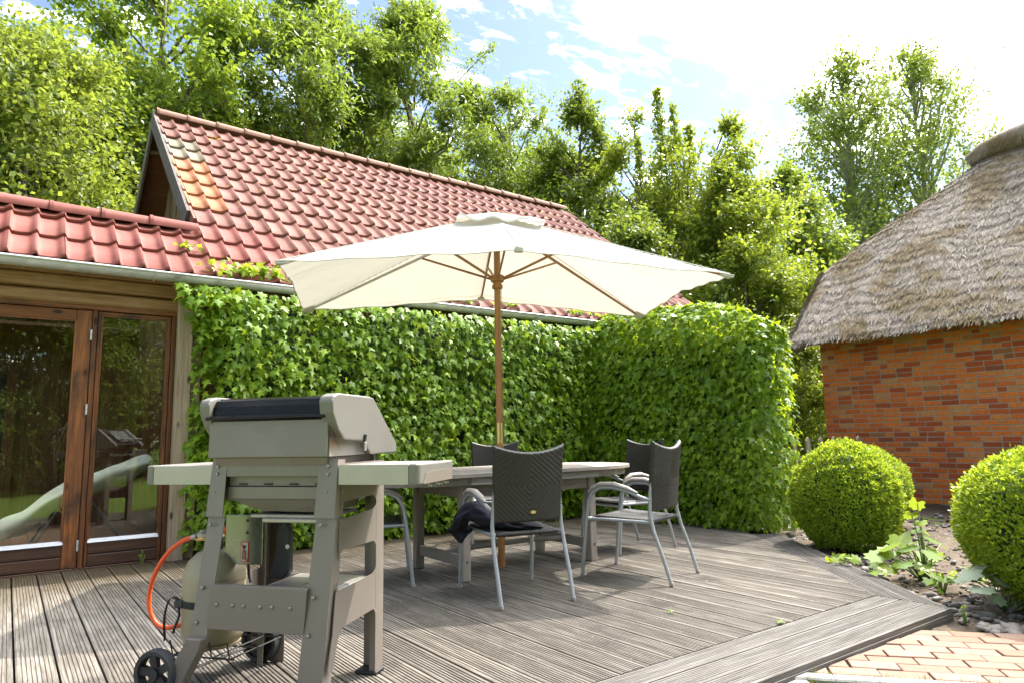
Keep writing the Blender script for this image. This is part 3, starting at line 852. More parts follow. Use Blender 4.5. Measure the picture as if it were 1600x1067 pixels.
# doors
fr = empty('door_frame', parent=house)
MB().cbox((-3.0, 6.995, 2.222), (1.222, 7.085, 2.26), .004).build('frame_head', M['doorx'], fr)
MB().cbox((.548, 7.00, .0), (.585, 7.09, 2.22), .004).build('frame_mullion', M['door'], fr)
MB().cbox((1.185, 6.99, .0), (1.222, 7.09, 2.22), .004).build('frame_jamb', M['door'], fr)
MB().cbox((-3.0, 7.00, -.01), (1.22, 7.1, .012), .003).build('threshold', M['doorlow'], fr)
def door_leaf(x0, x1, stl, str_, label=None):
    d = empty('glazed_door', parent=house)
    y0, y1 = 7.012, 7.068
    top0 = 2.125 if stl > .06 else 2.185
    MB().cbox((x0, y0, .014), (x0+stl, y1, 2.218), .005).build('stile', M['door'], d)
    MB().cbox((x1-str_, y0, .014), (x1, y1, 2.218), .005).build('stile', M['door'], d)
    MB().cbox((x0+stl, y0+.002, top0), (x1-str_, y1-.002, 2.216), .005).build('top_rail', M['doorx'], d)
    MB().cbox((x0+stl, y0+.003, .016), (x1-str_, y1-.002, .112), .006).build('bottom_board', M['doorlow'], d)
    MB().cbox((x0+stl, y0+.003, .118), (x1-str_, y1-.002, .214), .006).build('bottom_board', M['doorlow'], d)
    MB().prism([(y0-.006, .214), (y1-.01, .214), (y1-.01, .245), (y0+.012, .245)], x0+stl-.004, x1-str_+.004).build('metal_strip', M['strip'], d)
    MB().box((x0+stl-.01, 7.038, .235), (x1-str_+.01, 7.046, top0+.01)).build('pane', M['glass'], d)
    # glazing bead
    b = .014
    for (lo, hi) in (((x0+stl, 7.018, .246), (x0+stl+b, 7.036, top0)), ((x1-str_-b, 7.018, .246), (x1-str_, 7.036, top0)), ((x0+stl+b, 7.018, top0-b), (x1-str_-b, 7.036, top0))):
        MB().box(lo, hi).build('glazing_bead', M['door'], d)
    return d
dl_ = door_leaf(-.52, .545, .105, .115)
door_leaf(-1.60, -.525, .105, .105)
dr_ = door_leaf(.588, 1.183, .028, .028)
for z in (2.00, 1.35, .20):
    MB().tube([(.541, 7.000, z-.045), (.541, 7.000, z+.045)], .0085, 8).build('hinge', M['strip'], dl_, smooth=True)
    MB().tube([(.541, 7.000, z-.001), (.541, 7.000, z+.001)], .0095, 8).build('hinge', M['dark'], dl_)

# sun lounger under a dust cover inside the room
lo_ = empty('sun_lounger', (0, 0, 0), label='folded garden lounger under a pale green dust cover behind the door glass', cat='lounger')
pathL = [(-.06, .30), (.08, .34), (.20, .41), (.33, .50), (.45, .61), (.60, .67), (.75, .73), (.90, .79), (1.05, .84), (1.20, .89), (1.33, .93)]
vs = []; n = 12
for (x, z) in pathL:
    for k in range(n):
        a = 2*pi*k/n; dx = .0
        yy = 8.62 + math.cos(a)*.31*(1 + .07*math.sin(7*x+k)); zz = z - .07 + math.sin(a)*.080 + .022*math.sin(5*k+9*x) + .02*math.sin(23*x)
        if math.sin(a) < -.2: zz -= .07 + .06*math.sin(3*k+11*x)
        vs.append((x, yy, zz))
N = len(pathL)
fs = [(i*n+k, i*n+(k+1) % n, (i+1)*n+(k+1) % n, (i+1)*n+k) for i in range(N-1) for k in range(n)] + [tuple(range(n)), tuple(range((N-1)*n, N*n))]
oc = MB().add(vs, fs).build('dust_cover', M['cover'], lo_, smooth='all')
sm = oc.modifiers.new('s', 'SUBSURF'); sm.levels = sm.render_levels = 2
for y in (8.38, 8.86):
    MB().tube([(.66, y, .60), (1.08, y, .0)], .012, 8).build('leg', M['alu'], lo_, smooth=True)
    MB().tube([(.52, y, .5), (.24, y, .0)], .012, 8).build('leg', M['alu'], lo_, smooth=True)
    MB().tube([(.40, y, .48), (1.30, y, .80)], .016, 8).build('frame_tube', M['black'], lo_, smooth=True)

# ------------------------------------------------------------------ thatched house
th = empty('thatched_house', (0, 0, 0), label='old red brick house with a brown half-hipped thatched roof', cat='house')
XW = 11.09; YC = 6.2
wall = MB()
wall.box((XW, -2.0, GZ-.1), (XW+.30, YC-.005, 2.62)).box((XW+.302, YC-.3, GZ-.1), (16.0, YC-.005, 2.9)).box((XW+.302, -2.0, GZ-.1), (16.0, -1.7, 2.6))
wall = wall.build('brick_wall', M['mortar'], th)
def brick_mesh(L, H_, Wd, seed):
    rg = random.Random(seed); bm = bmesh.new(); bmesh.ops.create_cube(bm, size=1)
    for v in bm.verts:
        v.co = (v.co.x*Wd, v.co.y*L, v.co.z*H_)
    bmesh.ops.bevel(bm, geom=bm.edges[:], offset=.0045, segments=1, affect='EDGES')
    for v in bm.verts:
        v.co += Vector((rg.uniform(-.0022, .0022), rg.uniform(-.0025, .0025), rg.uniform(-.0022, .0022)))
    me = bpy.data.meshes.new('brick'); bm.to_mesh(me); bm.free(); me.materials.append(M['brick']); return me
BS = [brick_mesh(.228, .0625, .06, i) for i in range(4)]; BH = [brick_mesh(.110, .0625, .06, 9+i) for i in range(3)]
CH = .0757
brs = []
for r_ in range(-1, 36):
    z = GZ + CH*(r_+.5)
    if z > 2.56: break
    y = YC - (0 if r_ % 2 else .0)
    k = 0; rr = random.Random(r_*7+3)
    y = YC
    first = r_ % 2 == 0
    while y > -1.9:
        head = (first and k == 0) or (k > 0 and rr.random() < .17)
        L = .110 if head else .228
        L2 = L*rr.uniform(.985, 1.012)
        brs.append((y - L2/2, z, head, rr.random(), L2/L))
        y -= L2 + .0125; k += 1
def seen(b):
    y, z = b[0], b[1]
    if y < 3.05: return 0
    # the box balls stand before the lower left part
    px_ = (6.2-y)/2.93
    lowlim = .75 - .9*max(0, min(1, (px_-.18)/.40)) if px_ < .75 else (-.1 + 1.0*(px_-.75)/.25)
    return 1 if z > lowlim else 0
vis = [b for b in brs if seen(b)]
vis.sort(key=lambda b: b[0] + .0*b[1])
single = vis[:300]; ids = set(id(b) for b in single)
Tst = np.array([v.co[:] for v in BS[0].vertices])
for b in single:
    o = link('brick', (BH if b[2] else BS)[int(b[3]*97) % (3 if b[2] else 4)], wall)
    o.location = (XW + .0245 - .005*(b[3]-.5), b[0], b[1]); o.scale = (1, b[4], 1)
    o.rotation_euler = (rnd.uniform(-.008, .008), rnd.uniform(-.02, .02), rnd.uniform(-.012, .012))
rest = [b for b in brs if id(b) not in ids and b[0] > .5]
mV = []; mF = []; base = 0
for b in rest:
    me = (BH if b[2] else BS)[int(b[3]*97) % (3 if b[2] else 4)]
    Vv = np.array([v.co[:] for v in me.vertices])*np.array([1, b[4], 1]) + np.array([XW + .0245 - .005*(b[3]-.5), b[0], b[1]])
    mV.append(Vv)
    for p in me.polygons: mF.append([base+i for i in p.vertices])
    base += len(Vv)
mb = MB(); mb.v = [tuple(p) for p in np.concatenate(mV)]; mb.f = [tuple(f) for f in mF]; mb.m = [0]*len(mF)
mb.build('brick_remainder', M['brick'], wall, kind='stuff')
MB().prism([(XW+.75, 2.9), (15.6, 2.9), (14.3, 4.05), (12.4, 4.05)], YC-.25, YC-.02, 'xz').build('gable_wall', M['gable'], th)
MB().box((XW+.345, -1.5, 2.62), (16, YC-.31, 2.64)).build('loft_floor', M['dark'], th)

# thatch as a height field
XE, ZEv, SR = 10.45, 2.49, 1.09
XRG = 13.5
def thz(x, y):
    zl = ZEv + SR*(x-XE); zr = ZEv + SR*(2*XRG-XE-x)
    hip = 4.03 + .79*(6.42-y)
    k = .22
    zl = zl + .02*(1-np.exp(-(x-XE)/.22))
    def smin(a, b, k):
        h = np.clip(.5+.5*(b-a)/k, 0, 1); return b*(1-h)+a*h - k*h*(1-h)
    z = smin(smin(zl, zr, .25), hip, .35)
    return z
def th_disp(P):
    s = P[:, 0]*1.45 + .16*np_noise(P, 26, 3, 2.2)
    return np_noise(P, 21, 4, 1.6)*.035 + .022*(1-((s/.21) % 1.0)) - .011
gx1 = np.concatenate([np.linspace(XE, XRG, 130), np.linspace(XRG, 2*XRG-XE, 24)[1:]])
gy1 = np.concatenate([np.linspace(-2.5, 2.5, 30), np.linspace(2.5, 6.42, 66)[1:]])
gx2, gy2 = np.meshgrid(gx1, gy1)
Pt = np.stack([gx2.ravel(), gy2.ravel(), thz(gx2, gy2).ravel()], 1)
nzv = th_disp(Pt) + np_noise(Pt, 22, 2, 9.0)*.010
edge_r = np.exp(-((Pt[:, 1]-6.42)/.12)**2)
Pt[:, 2] += nzv - .10*edge_r
idx = np.arange(len(Pt)).reshape(gx2.shape)
F = np.stack([idx[:-1, :-1], idx[:-1, 1:], idx[1:, 1:], idx[1:, :-1]], -1).reshape(-1, 4)
Pb = Pt.copy(); Pb[:, 2] -= .07 + .25*np.clip((Pb[:, 0]-XE)/.5, 0, 1)
Pb[:, 0] += .16*np.sign(XRG-Pb[:, 0])*np.clip((np.abs(XRG-Pb[:, 0])-2.3)/.5, 0, 1)
Pb[:, 1] -= .10*np.clip((Pb[:, 1]-5.9)/.5, 0, 1)
n0 = len(Pt); Fb = F[:, ::-1] + n0
bd = []
ring = np.concatenate([idx[0, :], idx[1:, -1], idx[-1, -2::-1], idx[-2:0:-1, 0]])
rn = np.roll(ring, -1)
Fs = np.stack([ring, ring+n0, rn+n0, rn], 1)
tr = link('thatch_roof', np_mesh('thatch_roof', np.concatenate([Pt, Pb]), [F, Fb, Fs], M['thatch'], True), th)
# reed ends: thin slivers lying down the slope
def reeds(n, seed, fn, down, nrm, L=(.07, .22), W=(.006, .014), lift=.10, spread=.30):
    rg = np.random.default_rng(seed)
    P, dn, nm = fn(rg, n)
    n = len(P)
    side = np.cross(dn, nm)
    t = unit(dn + side*rg.normal(size=(n, 1))*spread + nm*(rg.random((n, 1))*lift*2 - lift*.4))
    Rm = frames(t, nm + rg.normal(size=(n, 3))*.35)
    s = rg.uniform(L[0], L[1], n); w = rg.uniform(W[0], W[1], n)
    T = np.array([(-.5, 0, 0), (.5, 0, 0), (.35, 1, 0), (-.35, 1, .0)])
    V, FF = scatter(T, [[0, 1, 2, 3]], P, Rm, np.stack([w, s, s], 1))
    return V, FF
def on_slope(rg, n):
    x = XE + (XRG-XE)*rg.random(n)**1.0; y = rg.uniform(0.6, 6.40, n)
    x0 = x
    e = 1e-3
    z = thz(x, y); dzx = (thz(x+e, y)-z)/e; dzy = (thz(x, y+e)-z)/e
    nm = unit(np.stack([-dzx, -dzy, np.ones(n)], 1))
    dn = unit(np.stack([-dzx, -dzy, -(dzx**2+dzy**2)], 1))
    P = np.stack([x, y, z], 1); P[:, 2] += th_disp(P) + .004 - .10*np.exp(-((y-6.42)/.12)**2)
    return P, dn, nm
V1, F1 = reeds(92000, 31, on_slope, None, None, (.06, .18), (.006, .017), .065, .27)
def on_eave(rg, n):     # ragged lower edge
    y = rg.uniform(.6, 6.40, n); t = rg.random(n)
    x = XE + .04*t + rg.normal(size=n)*.01; z = ZEv + .03 - .08*t + rg.normal(size=n)*.015
    P = np.stack([x + .03, y, z + .03], 1)
    dn = unit(np.stack([np.full(n, -.62), rg.normal(size=n)*.12, np.full(n, -.75)], 1))
    nm = unit(np.stack([np.full(n, -.8), np.zeros(n), np.full(n, .3)], 1))
    return P, dn, nm
V2, F2 = reeds(7000, 32, on_eave, None, None, (.03, .075), (.006, .013), .2, .2)
def on_verge(rg, n):
    x = XE + 1.6*rg.random(n); t = rg.random(n)*np.clip((x-XE)/.5, .25, 1)
    z = np.minimum(ZEv + SR*(x-XE), 3.9) - .34*t
    P = np.stack([x, 6.42 - .10*t + rg.normal(size=n)*.012, z], 1)
    dn = unit(np.stack([np.full(n, -.6), np.full(n, .3), np.full(n, -.75)], 1) + rg.normal(size=(n, 3))*.12)
    nm = unit(np.stack([np.full(n, -.2), np.full(n, 1.0), np.zeros(n)], 1))
    return P, dn, nm
V3, F3 = reeds(3500, 33, on_verge, None, None, (.05, .13), (.006, .013), .2, .2)
Vs = np.concatenate([V1, V2, V3]); Fs_ = np.concatenate([F1, F2+len(V1), F3+len(V1)+len(V2)])
link('reed', np_mesh('reed', Vs, [Fs_], M['straw']), tr, kind='stuff')
# ridge roll
mb = MB(); pts = []; rad = []
for k in range(26):
    t = k/25; y = 4.50 - 7.0*t
    pts.append((XRG, y, 5.86 + .02*math.sin(6*t) - .16*math.exp(-t*22))); rad.append(.30*(1-.50*math.exp(-t*16)) + .008*math.sin(k*2.3))
mb.tube(pts, rad, 18, True, .85)
rr_ = mb.build('ridge_roll', M['thatch'], tr, smooth='all')
def on_roll(rg, n):
    t = rg.random(n); y = 4.50 - 5.0*t; a = rg.uniform(-.3, pi+.3, n)
    r_ = .30*(1-.50*np.exp(-(t*5/7)*16))
    P = np.stack([XRG + np.cos(a)*r_, y, 5.86 - .16*np.exp(-t*5/7*22) + np.sin(a)*r_*.85], 1)
    nm = np.stack([np.cos(a), np.zeros(n), np.sin(a)], 1)
    dn = unit(np.stack([-np.sin(a)*np.sign(-np.cos(a))*-1, rg.normal(size=n)*.5, -np.abs(np.cos(a))], 1))
    return P, dn, nm
V4, F4 = reeds(4500, 35, on_roll, None, None, (.06, .16), (.006, .013), .06, .4)
link('reed', np_mesh('reed', V4, [F4], M['straw']), rr_ if False else tr, kind='stuff')
# ------------------------------------------------------------------ garden table
tcx, tcy = 3.42, 4.775
table = empty('garden_table', (tcx, tcy, 0), label='long oval weathered teak table with slatted top under the parasol', cat='table')
HX, HY, RX = 1.29, .50, .62        # half length, half width, length of the rounded end
def top_x(y, inset=0):
    yy = min(1, abs(y)/(HY-inset)); return (HX-inset-RX) + RX*math.sqrt(max(0, 1-yy**2.2))
ns = 10; sw = 2*HY/ns
for k in range(ns):
    ya, yb = -HY + k*sw + .003, -HY + (k+1)*sw - .003
    ysamp = np.linspace(ya, yb, 5)
    pieces = [(-1, 1)] if not (ya < -.06 + .0 < yb) else [(-1, 0), (0, 1)]
    hole = -.065
    for (sa, sb) in pieces:
        R_ = [(top_x(y), y) for y in ysamp] if sb == 1 else [(-.11-.045, y) for y in ysamp]
        L_ = [(-top_x(y), y) for y in ysamp[::-1]] if sa == -1 else [(-.11+.045, y) for y in ysamp[::-1]]
        MB().prism(R_ + L_, .757, .785 + rnd.uniform(-.0015, .0015), 'xy').build('slat', M['teak'], table, bevel=.002, seg=1)
rim = []
ring_pts = [(math.copysign(top_x(HY*math.sin(a), .03), math.cos(a)), (HY-.03)*math.sin(a)) for a in np.linspace(0, 2*pi, 73)[:-1]]
mb = MB(); vs = []
for (x, y) in ring_pts: vs += [(x, y, .700), (x, y, .756), (x*.95, y*.92, .756), (x*.95, y*.92, .700)]
n = len(ring_pts)
fs = []
for i in range(n):
    j = (i+1) % n
    for k in range(4): fs.append((4*i+k, 4*j+k, 4*j+(k+1) % 4, 4*i+(k+1) % 4))
mb.add(vs, fs).build('rim', M['teak'], table)
LX, LYh = .635, .350
for sx in (-1, 1):
    for sy in (-1, 1):
        MB().cbox((sx*LX-.036, sy*LYh-.036, 0), (sx*LX+.036, sy*LYh+.036, .699), .006).build('leg', M['teakz'], table)
        MB().lathe([(.007, -.003), (.007, .002)], 8, (sx*LX + 0, sy*LYh + sy*.037, .14), 'y').build('bolt', M['dark'], table)
    MB().cbox((sx*LX-.016, -LYh+.038, .105), (sx*LX+.016, LYh-.038, .185), .005).build('end_stretcher', M['teak'], table)
    MB().cbox((sx*LX-.014, -LYh+.038, .605), (sx*LX+.014, LYh-.038, .698), .004).build('apron', M['teak'], table)
for sy in (-1, 1):
    MB().cbox((-LX+.038, sy*LYh-.014, .605), (LX-.038, sy*LYh+.014, .698), .004).build('apron', M['teak'], table)
MB().tube([(-LX+.018, .03, .145), (-.3, .045, .165), (.3, .045, .165), (LX-.018, .03, .145)], .022, 8).build('long_stretcher', M['teak'], table, smooth=True)

# ------------------------------------------------------------------ wicker armchairs
def weave_slab(fn, nu, nv, th, name, mat, parent):
    """fn(u,v)->point ; normals by differences ; closed slab with ribbed diamond weave"""
    U, V = np.meshgrid(np.linspace(-1, 1, nu), np.linspace(-1, 1, nv))
    P = fn(U, V); e = 1e-3
    du = fn(U+e, V)-P; dv = fn(U, V+e)-P
    N = unit(np.cross(du, dv))
    q = np.abs(U)*.235 + np.abs(V)*.235
    w = np.abs(((q/.034) % 1.0)-.5)*2; w = np.sqrt(np.clip(1-w**2, 0, 1))
    c = .5+.5*np.sin((np.abs(U)*.235 - np.abs(V)*.235)*2*pi/.0125)
    edge = np.clip((1-np.maximum(np.abs(U), np.abs(V)))/.05, 0, 1)
    d = (.0065*w + .0008*c)*edge
    taper = np.sqrt(np.clip(1-np.clip((np.maximum(np.abs(U), np.abs(V))-.95)/.05, 0, 1)**2, .10, 1))[..., None]
    A = P + N*(th/2*taper + d[..., None]); B = P - N*(th/2*taper + d[..., None])
    idx = np.arange(nu*nv).reshape(nv, nu); n0 = nu*nv
    F = np.stack([idx[:-1, :-1], idx[:-1, 1:], idx[1:, 1:], idx[1:, :-1]], -1).reshape(-1, 4)
    ring = np.concatenate([idx[0, :], idx[1:, -1], idx[-1, -2::-1], idx[-2:0:-1, 0]]); rn = np.roll(ring, -1)
    me = np_mesh(name, np.concatenate([A.reshape(-1, 3), B.reshape(-1, 3)]), [F, F[:, ::-1]+n0, np.stack([ring, ring+n0, rn+n0, rn], 1)], mat, True)
    return link(name, me, parent)
def back_fn(U, V):
    hw = .240 + .018*(V+1)/2
    z = .735 + .225*V + (.052*U**2)*(V+1)/2 - .012
    y = -.205 - .030*(V+1)/2 - .030*(1-U**2) - .02*((V+1)/2)**2
    return np.stack([U*hw, y, z], -1)
def seat_fn(U, V):
    y = .03 + .245*V
    z = .432 - .012*(1-U**2)*(1-V**2) + .010*V - .030*np.clip((V-.75)/.25, 0, 1)**2
    return np.stack([U*(.235 + .012*V), y, z], -1)
def make_chair():
    c = empty('garden_armchair')
    weave_slab(back_fn, 84, 76, .027, 'backrest', M['wicker'], c)
    weave_slab(seat_fn, 64, 64, .018, 'seat', M['wicker'], c)
    for s in (-1, 1):
        MB().tube([(s*.278, .345, .012), (s*.276, .325, .20), (s*.272, .300, .42), (s*.270, .275, .56), (s*.270, .235, .625), (s*.270, .17, .658), (s*.268, .06, .660), (s*.265, -.06, .632), (s*.258, -.16, .592), (s*.250, -.213, .578)], .0135, 10).build('front_leg', M['alu'], c, smooth=True)
        MB().tube([(s*.252, -.350, .012), (s*.254, -.300, .18), (s*.252, -.235, .36), (s*.248, -.208, .48), (s*.238, -.214, .62), (s*.230, -.236, .80)], .0135, 10).build('rear_leg', M['alu'], c, smooth=True)
        MB().tube([(s*.270, .272, .618), (s*.270, .235, .652), (s*.270, .17, .682), (s*.268, .06, .684), (s*.265, -.05, .656), (s*.261, -.125, .626)], [.012, .021, .026, .027, .023, .010], 10, True, .72).build('arm_pad', M['armgrey'], c, smooth=True)
        for (x, y) in ((.278, .347), (.252, -.352)):
            MB().lathe([(.016, 0), (.0165, .012), (.0145, .022)], 10, (s*x, y, 0)).build('foot_cap', M['armgrey'], c, smooth=True)
        MB().tube([(s*.236, -.205, .428), (s*.252, -.215, .425)], .017, 8).build('joint', M['alu'], c, smooth=True)
        MB().tube([(s*.243, .27, .425), (s*.272, .295, .425)], .013, 8).build('joint', M['alu'], c, smooth=True)
        MB().tube([(s*.236, -.205, .418), (s*.245, .275, .425)], .012, 8).build('seat_rail', M['alu'], c, smooth=True)
    MB().tube([(-.245, .275, .405), (.245, .275, .405)], .012, 8).build('seat_rail', M['alu'], c, smooth=True)
    return c
chair0 = make_chair()
chairs = [((2.84, 3.865), (.22, .975), 'black wicker armchair with dark jacket, its back to the viewer in front of the table'),
          ((3.93, 3.75), (-.31, .95), 'black wicker armchair in the sun at the right front corner of the table'),
          ((4.78, 4.70), (-.985, .08), 'black wicker armchair tucked in at the rounded end of the table'),
          ((4.13, 5.91), (-.50, -.86), 'black wicker armchair facing us behind the table by the ivy'),
          ((2.21, 4.91), (.91, -.42), 'black wicker armchair half hidden behind the barbecue')]
chobj = []
for i, ((x, y), (dx, dy), lab) in enumerate(chairs):
    c = chair0 if i == 0 else copy_tree(chair0)
    c.location = (x, y, .001); c.rotation_euler = (0, 0, math.atan2(-dx, dy))
    tag(c, lab, 'chair', 'black wicker armchairs around the table'); chobj.append(c)
bd = MB().lathe([(.020, -.002), (.019, .002)], 16, (0, 0, 0), 'y').build('badge', M['gold'], chobj[0], smooth=True)
bd.location = (.02, -.262, .56); bd.scale = (1.0, 1, .5); bd.rotation_euler = (R(-6), 0, 0)
# dark jacket over the arm and seat of the first chair
pathJ = [(.16, -.04, .450, .018, .10), (.08, -.03, .460, .040, .15), (-.04, .00, .478, .058, .17), (-.14, .03, .505, .075, .15), (-.215, .07, .545, .085, .12), (-.275, .11, .560, .080, .10), (-.325, .14, .52, .062, .11), (-.345, .155, .45, .050, .10), (-.34, .16, .39, .036, .07), (-.33, .16, .35, .014, .02)]
def catmull(P, k):
    P = [np.array(p, float) for p in P]; o = []
    for i in range(len(P)-1):
        p0, p1, p2, p3 = P[max(0, i-1)], P[i], P[i+1], P[min(len(P)-1, i+2)]
        for j in range(k):
            t = j/k; o.append(.5*((2*p1) + (p2-p0)*t + (2*p0-5*p1+4*p2-p3)*t*t + (3*p1-p0-3*p2+p3)*t**3))
    return o + [P[-1]]
QJ = catmull(pathJ, 5); PJ = [Vector(q[:3].tolist()) for q in QJ]; n = 44; vs = []
for i, q in enumerate(QJ):
    d = (PJ[min(i+1, len(PJ)-1)] - PJ[max(0, i-1)]).normalized(); sx = d.cross(Vector((0, 0, 1))).normalized(); sy = sx.cross(d)
    for k in range(n):
        a = 2*pi*k/n; t = i/5
        fold = abs(math.sin(2.5*a + 1.1*t))**.6*.20 + abs(math.sin(4.2*a - 1.7*t + .6))**.7*.16 - .18
        w = 1 + fold + .05*math.sin(9*a + 2.3*t)
        vs.append((PJ[i] + Vector((0, 0, -.012)) + sx*math.cos(a)*q[4]*w*.9 + sy*math.sin(a)*q[3]*w*.74)[:])
N = len(PJ)
fs = [(i*n+k, i*n+(k+1) % n, (i+1)*n+(k+1) % n, (i+1)*n+k) for i in range(N-1) for k in range(n)] + [tuple(range(n)), tuple(range((N-1)*n, N*n))]
jk = MB().add(vs, fs).build('jacket', M['jacket'], smooth='all')
jk.location = chobj[0].location; jk.rotation_euler = chobj[0].rotation_euler
tag(jk, 'dark navy jacket draped over the arm and seat of the front chair', 'jacket')
# ------------------------------------------------------------------ parasol
pcx, pcy, pth = 3.33, 4.72, R(-25)
PX, PY, ZC, ZM, ZT = 1.70, .94, 2.255, 2.405, 2.97
par = empty('parasol', (pcx, pcy, 0), pth, 'large rectangular off-white parasol on a wooden pole through the table', 'parasol')
MB().tube([(0, 0, .0), (0, 0, .995)], .0295, 14).build('pole', M['pole'], par, smooth=40)
MB().tube([(0, 0, .995), (0, 0, 1.165)], .0325, 14).build('brass_sleeve', M['brass'], par, smooth=40)
MB().tube([(0, 0, 1.165), (0, 0, ZT-.02)], .0285, 14).build('pole', M['pole'], par, smooth=40)
MB().lathe([(.030, 2.30), (.047, 2.31), (.047, 2.335), (.038, 2.345), (.038, 2.36), (.058, 2.37), (.062, 2.40), (.058, 2.42), (.036, 2.43)], 16).build('runner_hub', M['pole'], par, smooth=40)
MB().lathe([(.055, ZT-.13), (.055, ZT-.05), (.03, ZT-.04)], 16).build('top_hub', M['pole'], par, smooth=40)
MB().lathe([(.016, ZT+.01), (.020, ZT+.032), (.016, ZT+.045), (.006, ZT+.055)], 12).build('finial', M['pole'], par, smooth=True)
MB().tube([(.034, -.01, 2.30), (.036, -.012, 2.0), (.034, -.01, 1.2), (.036, -.01, .98)], .0022, 5).build('pull_cord', M['armgrey'], par)
def can_z(S, T):
    """canopy height over normalised rectangle coordinates"""
    rho = np.maximum(np.abs(S), np.abs(T)); rs = np.maximum(rho, 1e-6)
    q = np.where(np.abs(S) > np.abs(T), np.abs(T), np.abs(S))/rs
    longside = np.abs(T) >= np.abs(S)
    zm = np.where(longside, ZM, ZM-.075)
    h = zm - (zm-ZC)*q**.85
    belly = -.022*np.sin(pi*rho)*np.sin(pi*q)**1 * .9
    return ZT + (h-ZT)*rho + belly
ng = 61
g = np.linspace(-1, 1, ng); S, T = np.meshgrid(g, g)
wr = .006*np.sin(9*S+4*T)*np.sin(7*T) + .005*np.sin(23*S*T+3*S) + .006*np.sin(30*np.abs(S)-26*np.abs(T))*np.clip(np.minimum(np.abs(S), np.abs(T))-.55, 0, 1)
z = can_z(S, T) + wr*np.clip(np.maximum(abs(S), abs(T)), 0, 1)
# long edges are pulled in slightly between the corners
pull = 1 - .022*(1-S**2)*(np.abs(T) > .95)
Pc = np.stack([S*PX, T*PY*pull, z], -1).reshape(-1, 3)
idx = np.arange(ng*ng).reshape(ng, ng)
F = np.stack([idx[:-1, :-1], idx[:-1, 1:], idx[1:, 1:], idx[1:, :-1]], -1).reshape(-1, 4)
# quads on the diagonals are split along the seam
canopy = link('canopy', np_mesh('canopy', Pc, [F], M['canvas'], True), par)
canopy.data.set_sharp_from_angle(angle=R(9))
ring = np.concatenate([idx[0, :], idx[1:, -1], idx[-1, -2::-1], idx[-2:0:-1, 0]])
MB().tube([tuple(Pc[i]) for i in ring] + [tuple(Pc[ring[0]])], .0045, 5).build('hem', M['canvas'], canopy, smooth=True)
for sx in (-1, 1):
    for sy in (-1, 1):
        c = Vector((sx*PX, sy*PY, ZC)); i1 = Vector((sx*PX*.945, sy*PY, float(can_z(np.array(.945*sx), np.array(1.0*sy))))); i2 = Vector((sx*PX, sy*PY*.90, float(can_z(np.array(1.0*sx), np.array(.90*sy))))); i3 = Vector((sx*PX*.94, sy*PY*.90, float(can_z(np.array(.94*sx), np.array(.9*sy)))))
        mb = MB(); off = Vector((0, 0, -.012))
        mb.hexa([(p+off*1.6)[:] for p in (c, i1, i3, i2)] + [(p+off*.3)[:] for p in (c, i1, i3, i2)])
        mb.build('corner_pocket', M['canvas'], canopy)
# seams along the diagonals and the middle panels
for (sx, sy) in ((1, 1), (1, -1), (-1, 1), (-1, -1), (0, 1), (0, -1)):
    q = [(sx*PX*t, sy*PY*t, float(can_z(np.array(sx*t), np.array(sy*t))) + .0015) for t in np.linspace(.2, .985, 16)]
    MB().tube(q, .0045, 5).build('seam', M['canvas'], canopy, smooth=True)
# vent cap
nv = 31; gv = np.linspace(-1, 1, nv); S2, T2 = np.meshgrid(gv, gv)
rho = np.maximum(abs(S2), abs(T2))
zv = ZT + .022 - .140*rho + .014*np.sin(8*S2+2)*np.sin(6*T2)*rho + .018*np.sin(9*(S2+T2))*rho**3
Pv = np.stack([S2*.37, T2*.27, zv], -1).reshape(-1, 3); idv = np.arange(nv*nv).reshape(nv, nv)
Fv = np.stack([idv[:-1, :-1], idv[:-1, 1:], idv[1:, 1:], idv[1:, :-1]], -1).reshape(-1, 4)
vent = link('vent_cap', np_mesh('vent_cap', Pv, [Fv], M['canvas'], True), canopy)
# hanging flap edge of the vent
rv = np.concatenate([idv[0, :], idv[1:, -1], idv[-1, -2::-1], idv[-2:0:-1, 0]])
mb = MB(); vs = []
for i in rv: vs += [tuple(Pv[i]), (Pv[i][0]*1.02, Pv[i][1]*1.02, Pv[i][2]-.018)]
m_ = len(rv); mb.add(vs, [(2*i, 2*((i+1) % m_), 2*((i+1) % m_)+1, 2*i+1) for i in range(m_)]).build('vent_flap', M['canvas'], canopy, smooth='all')
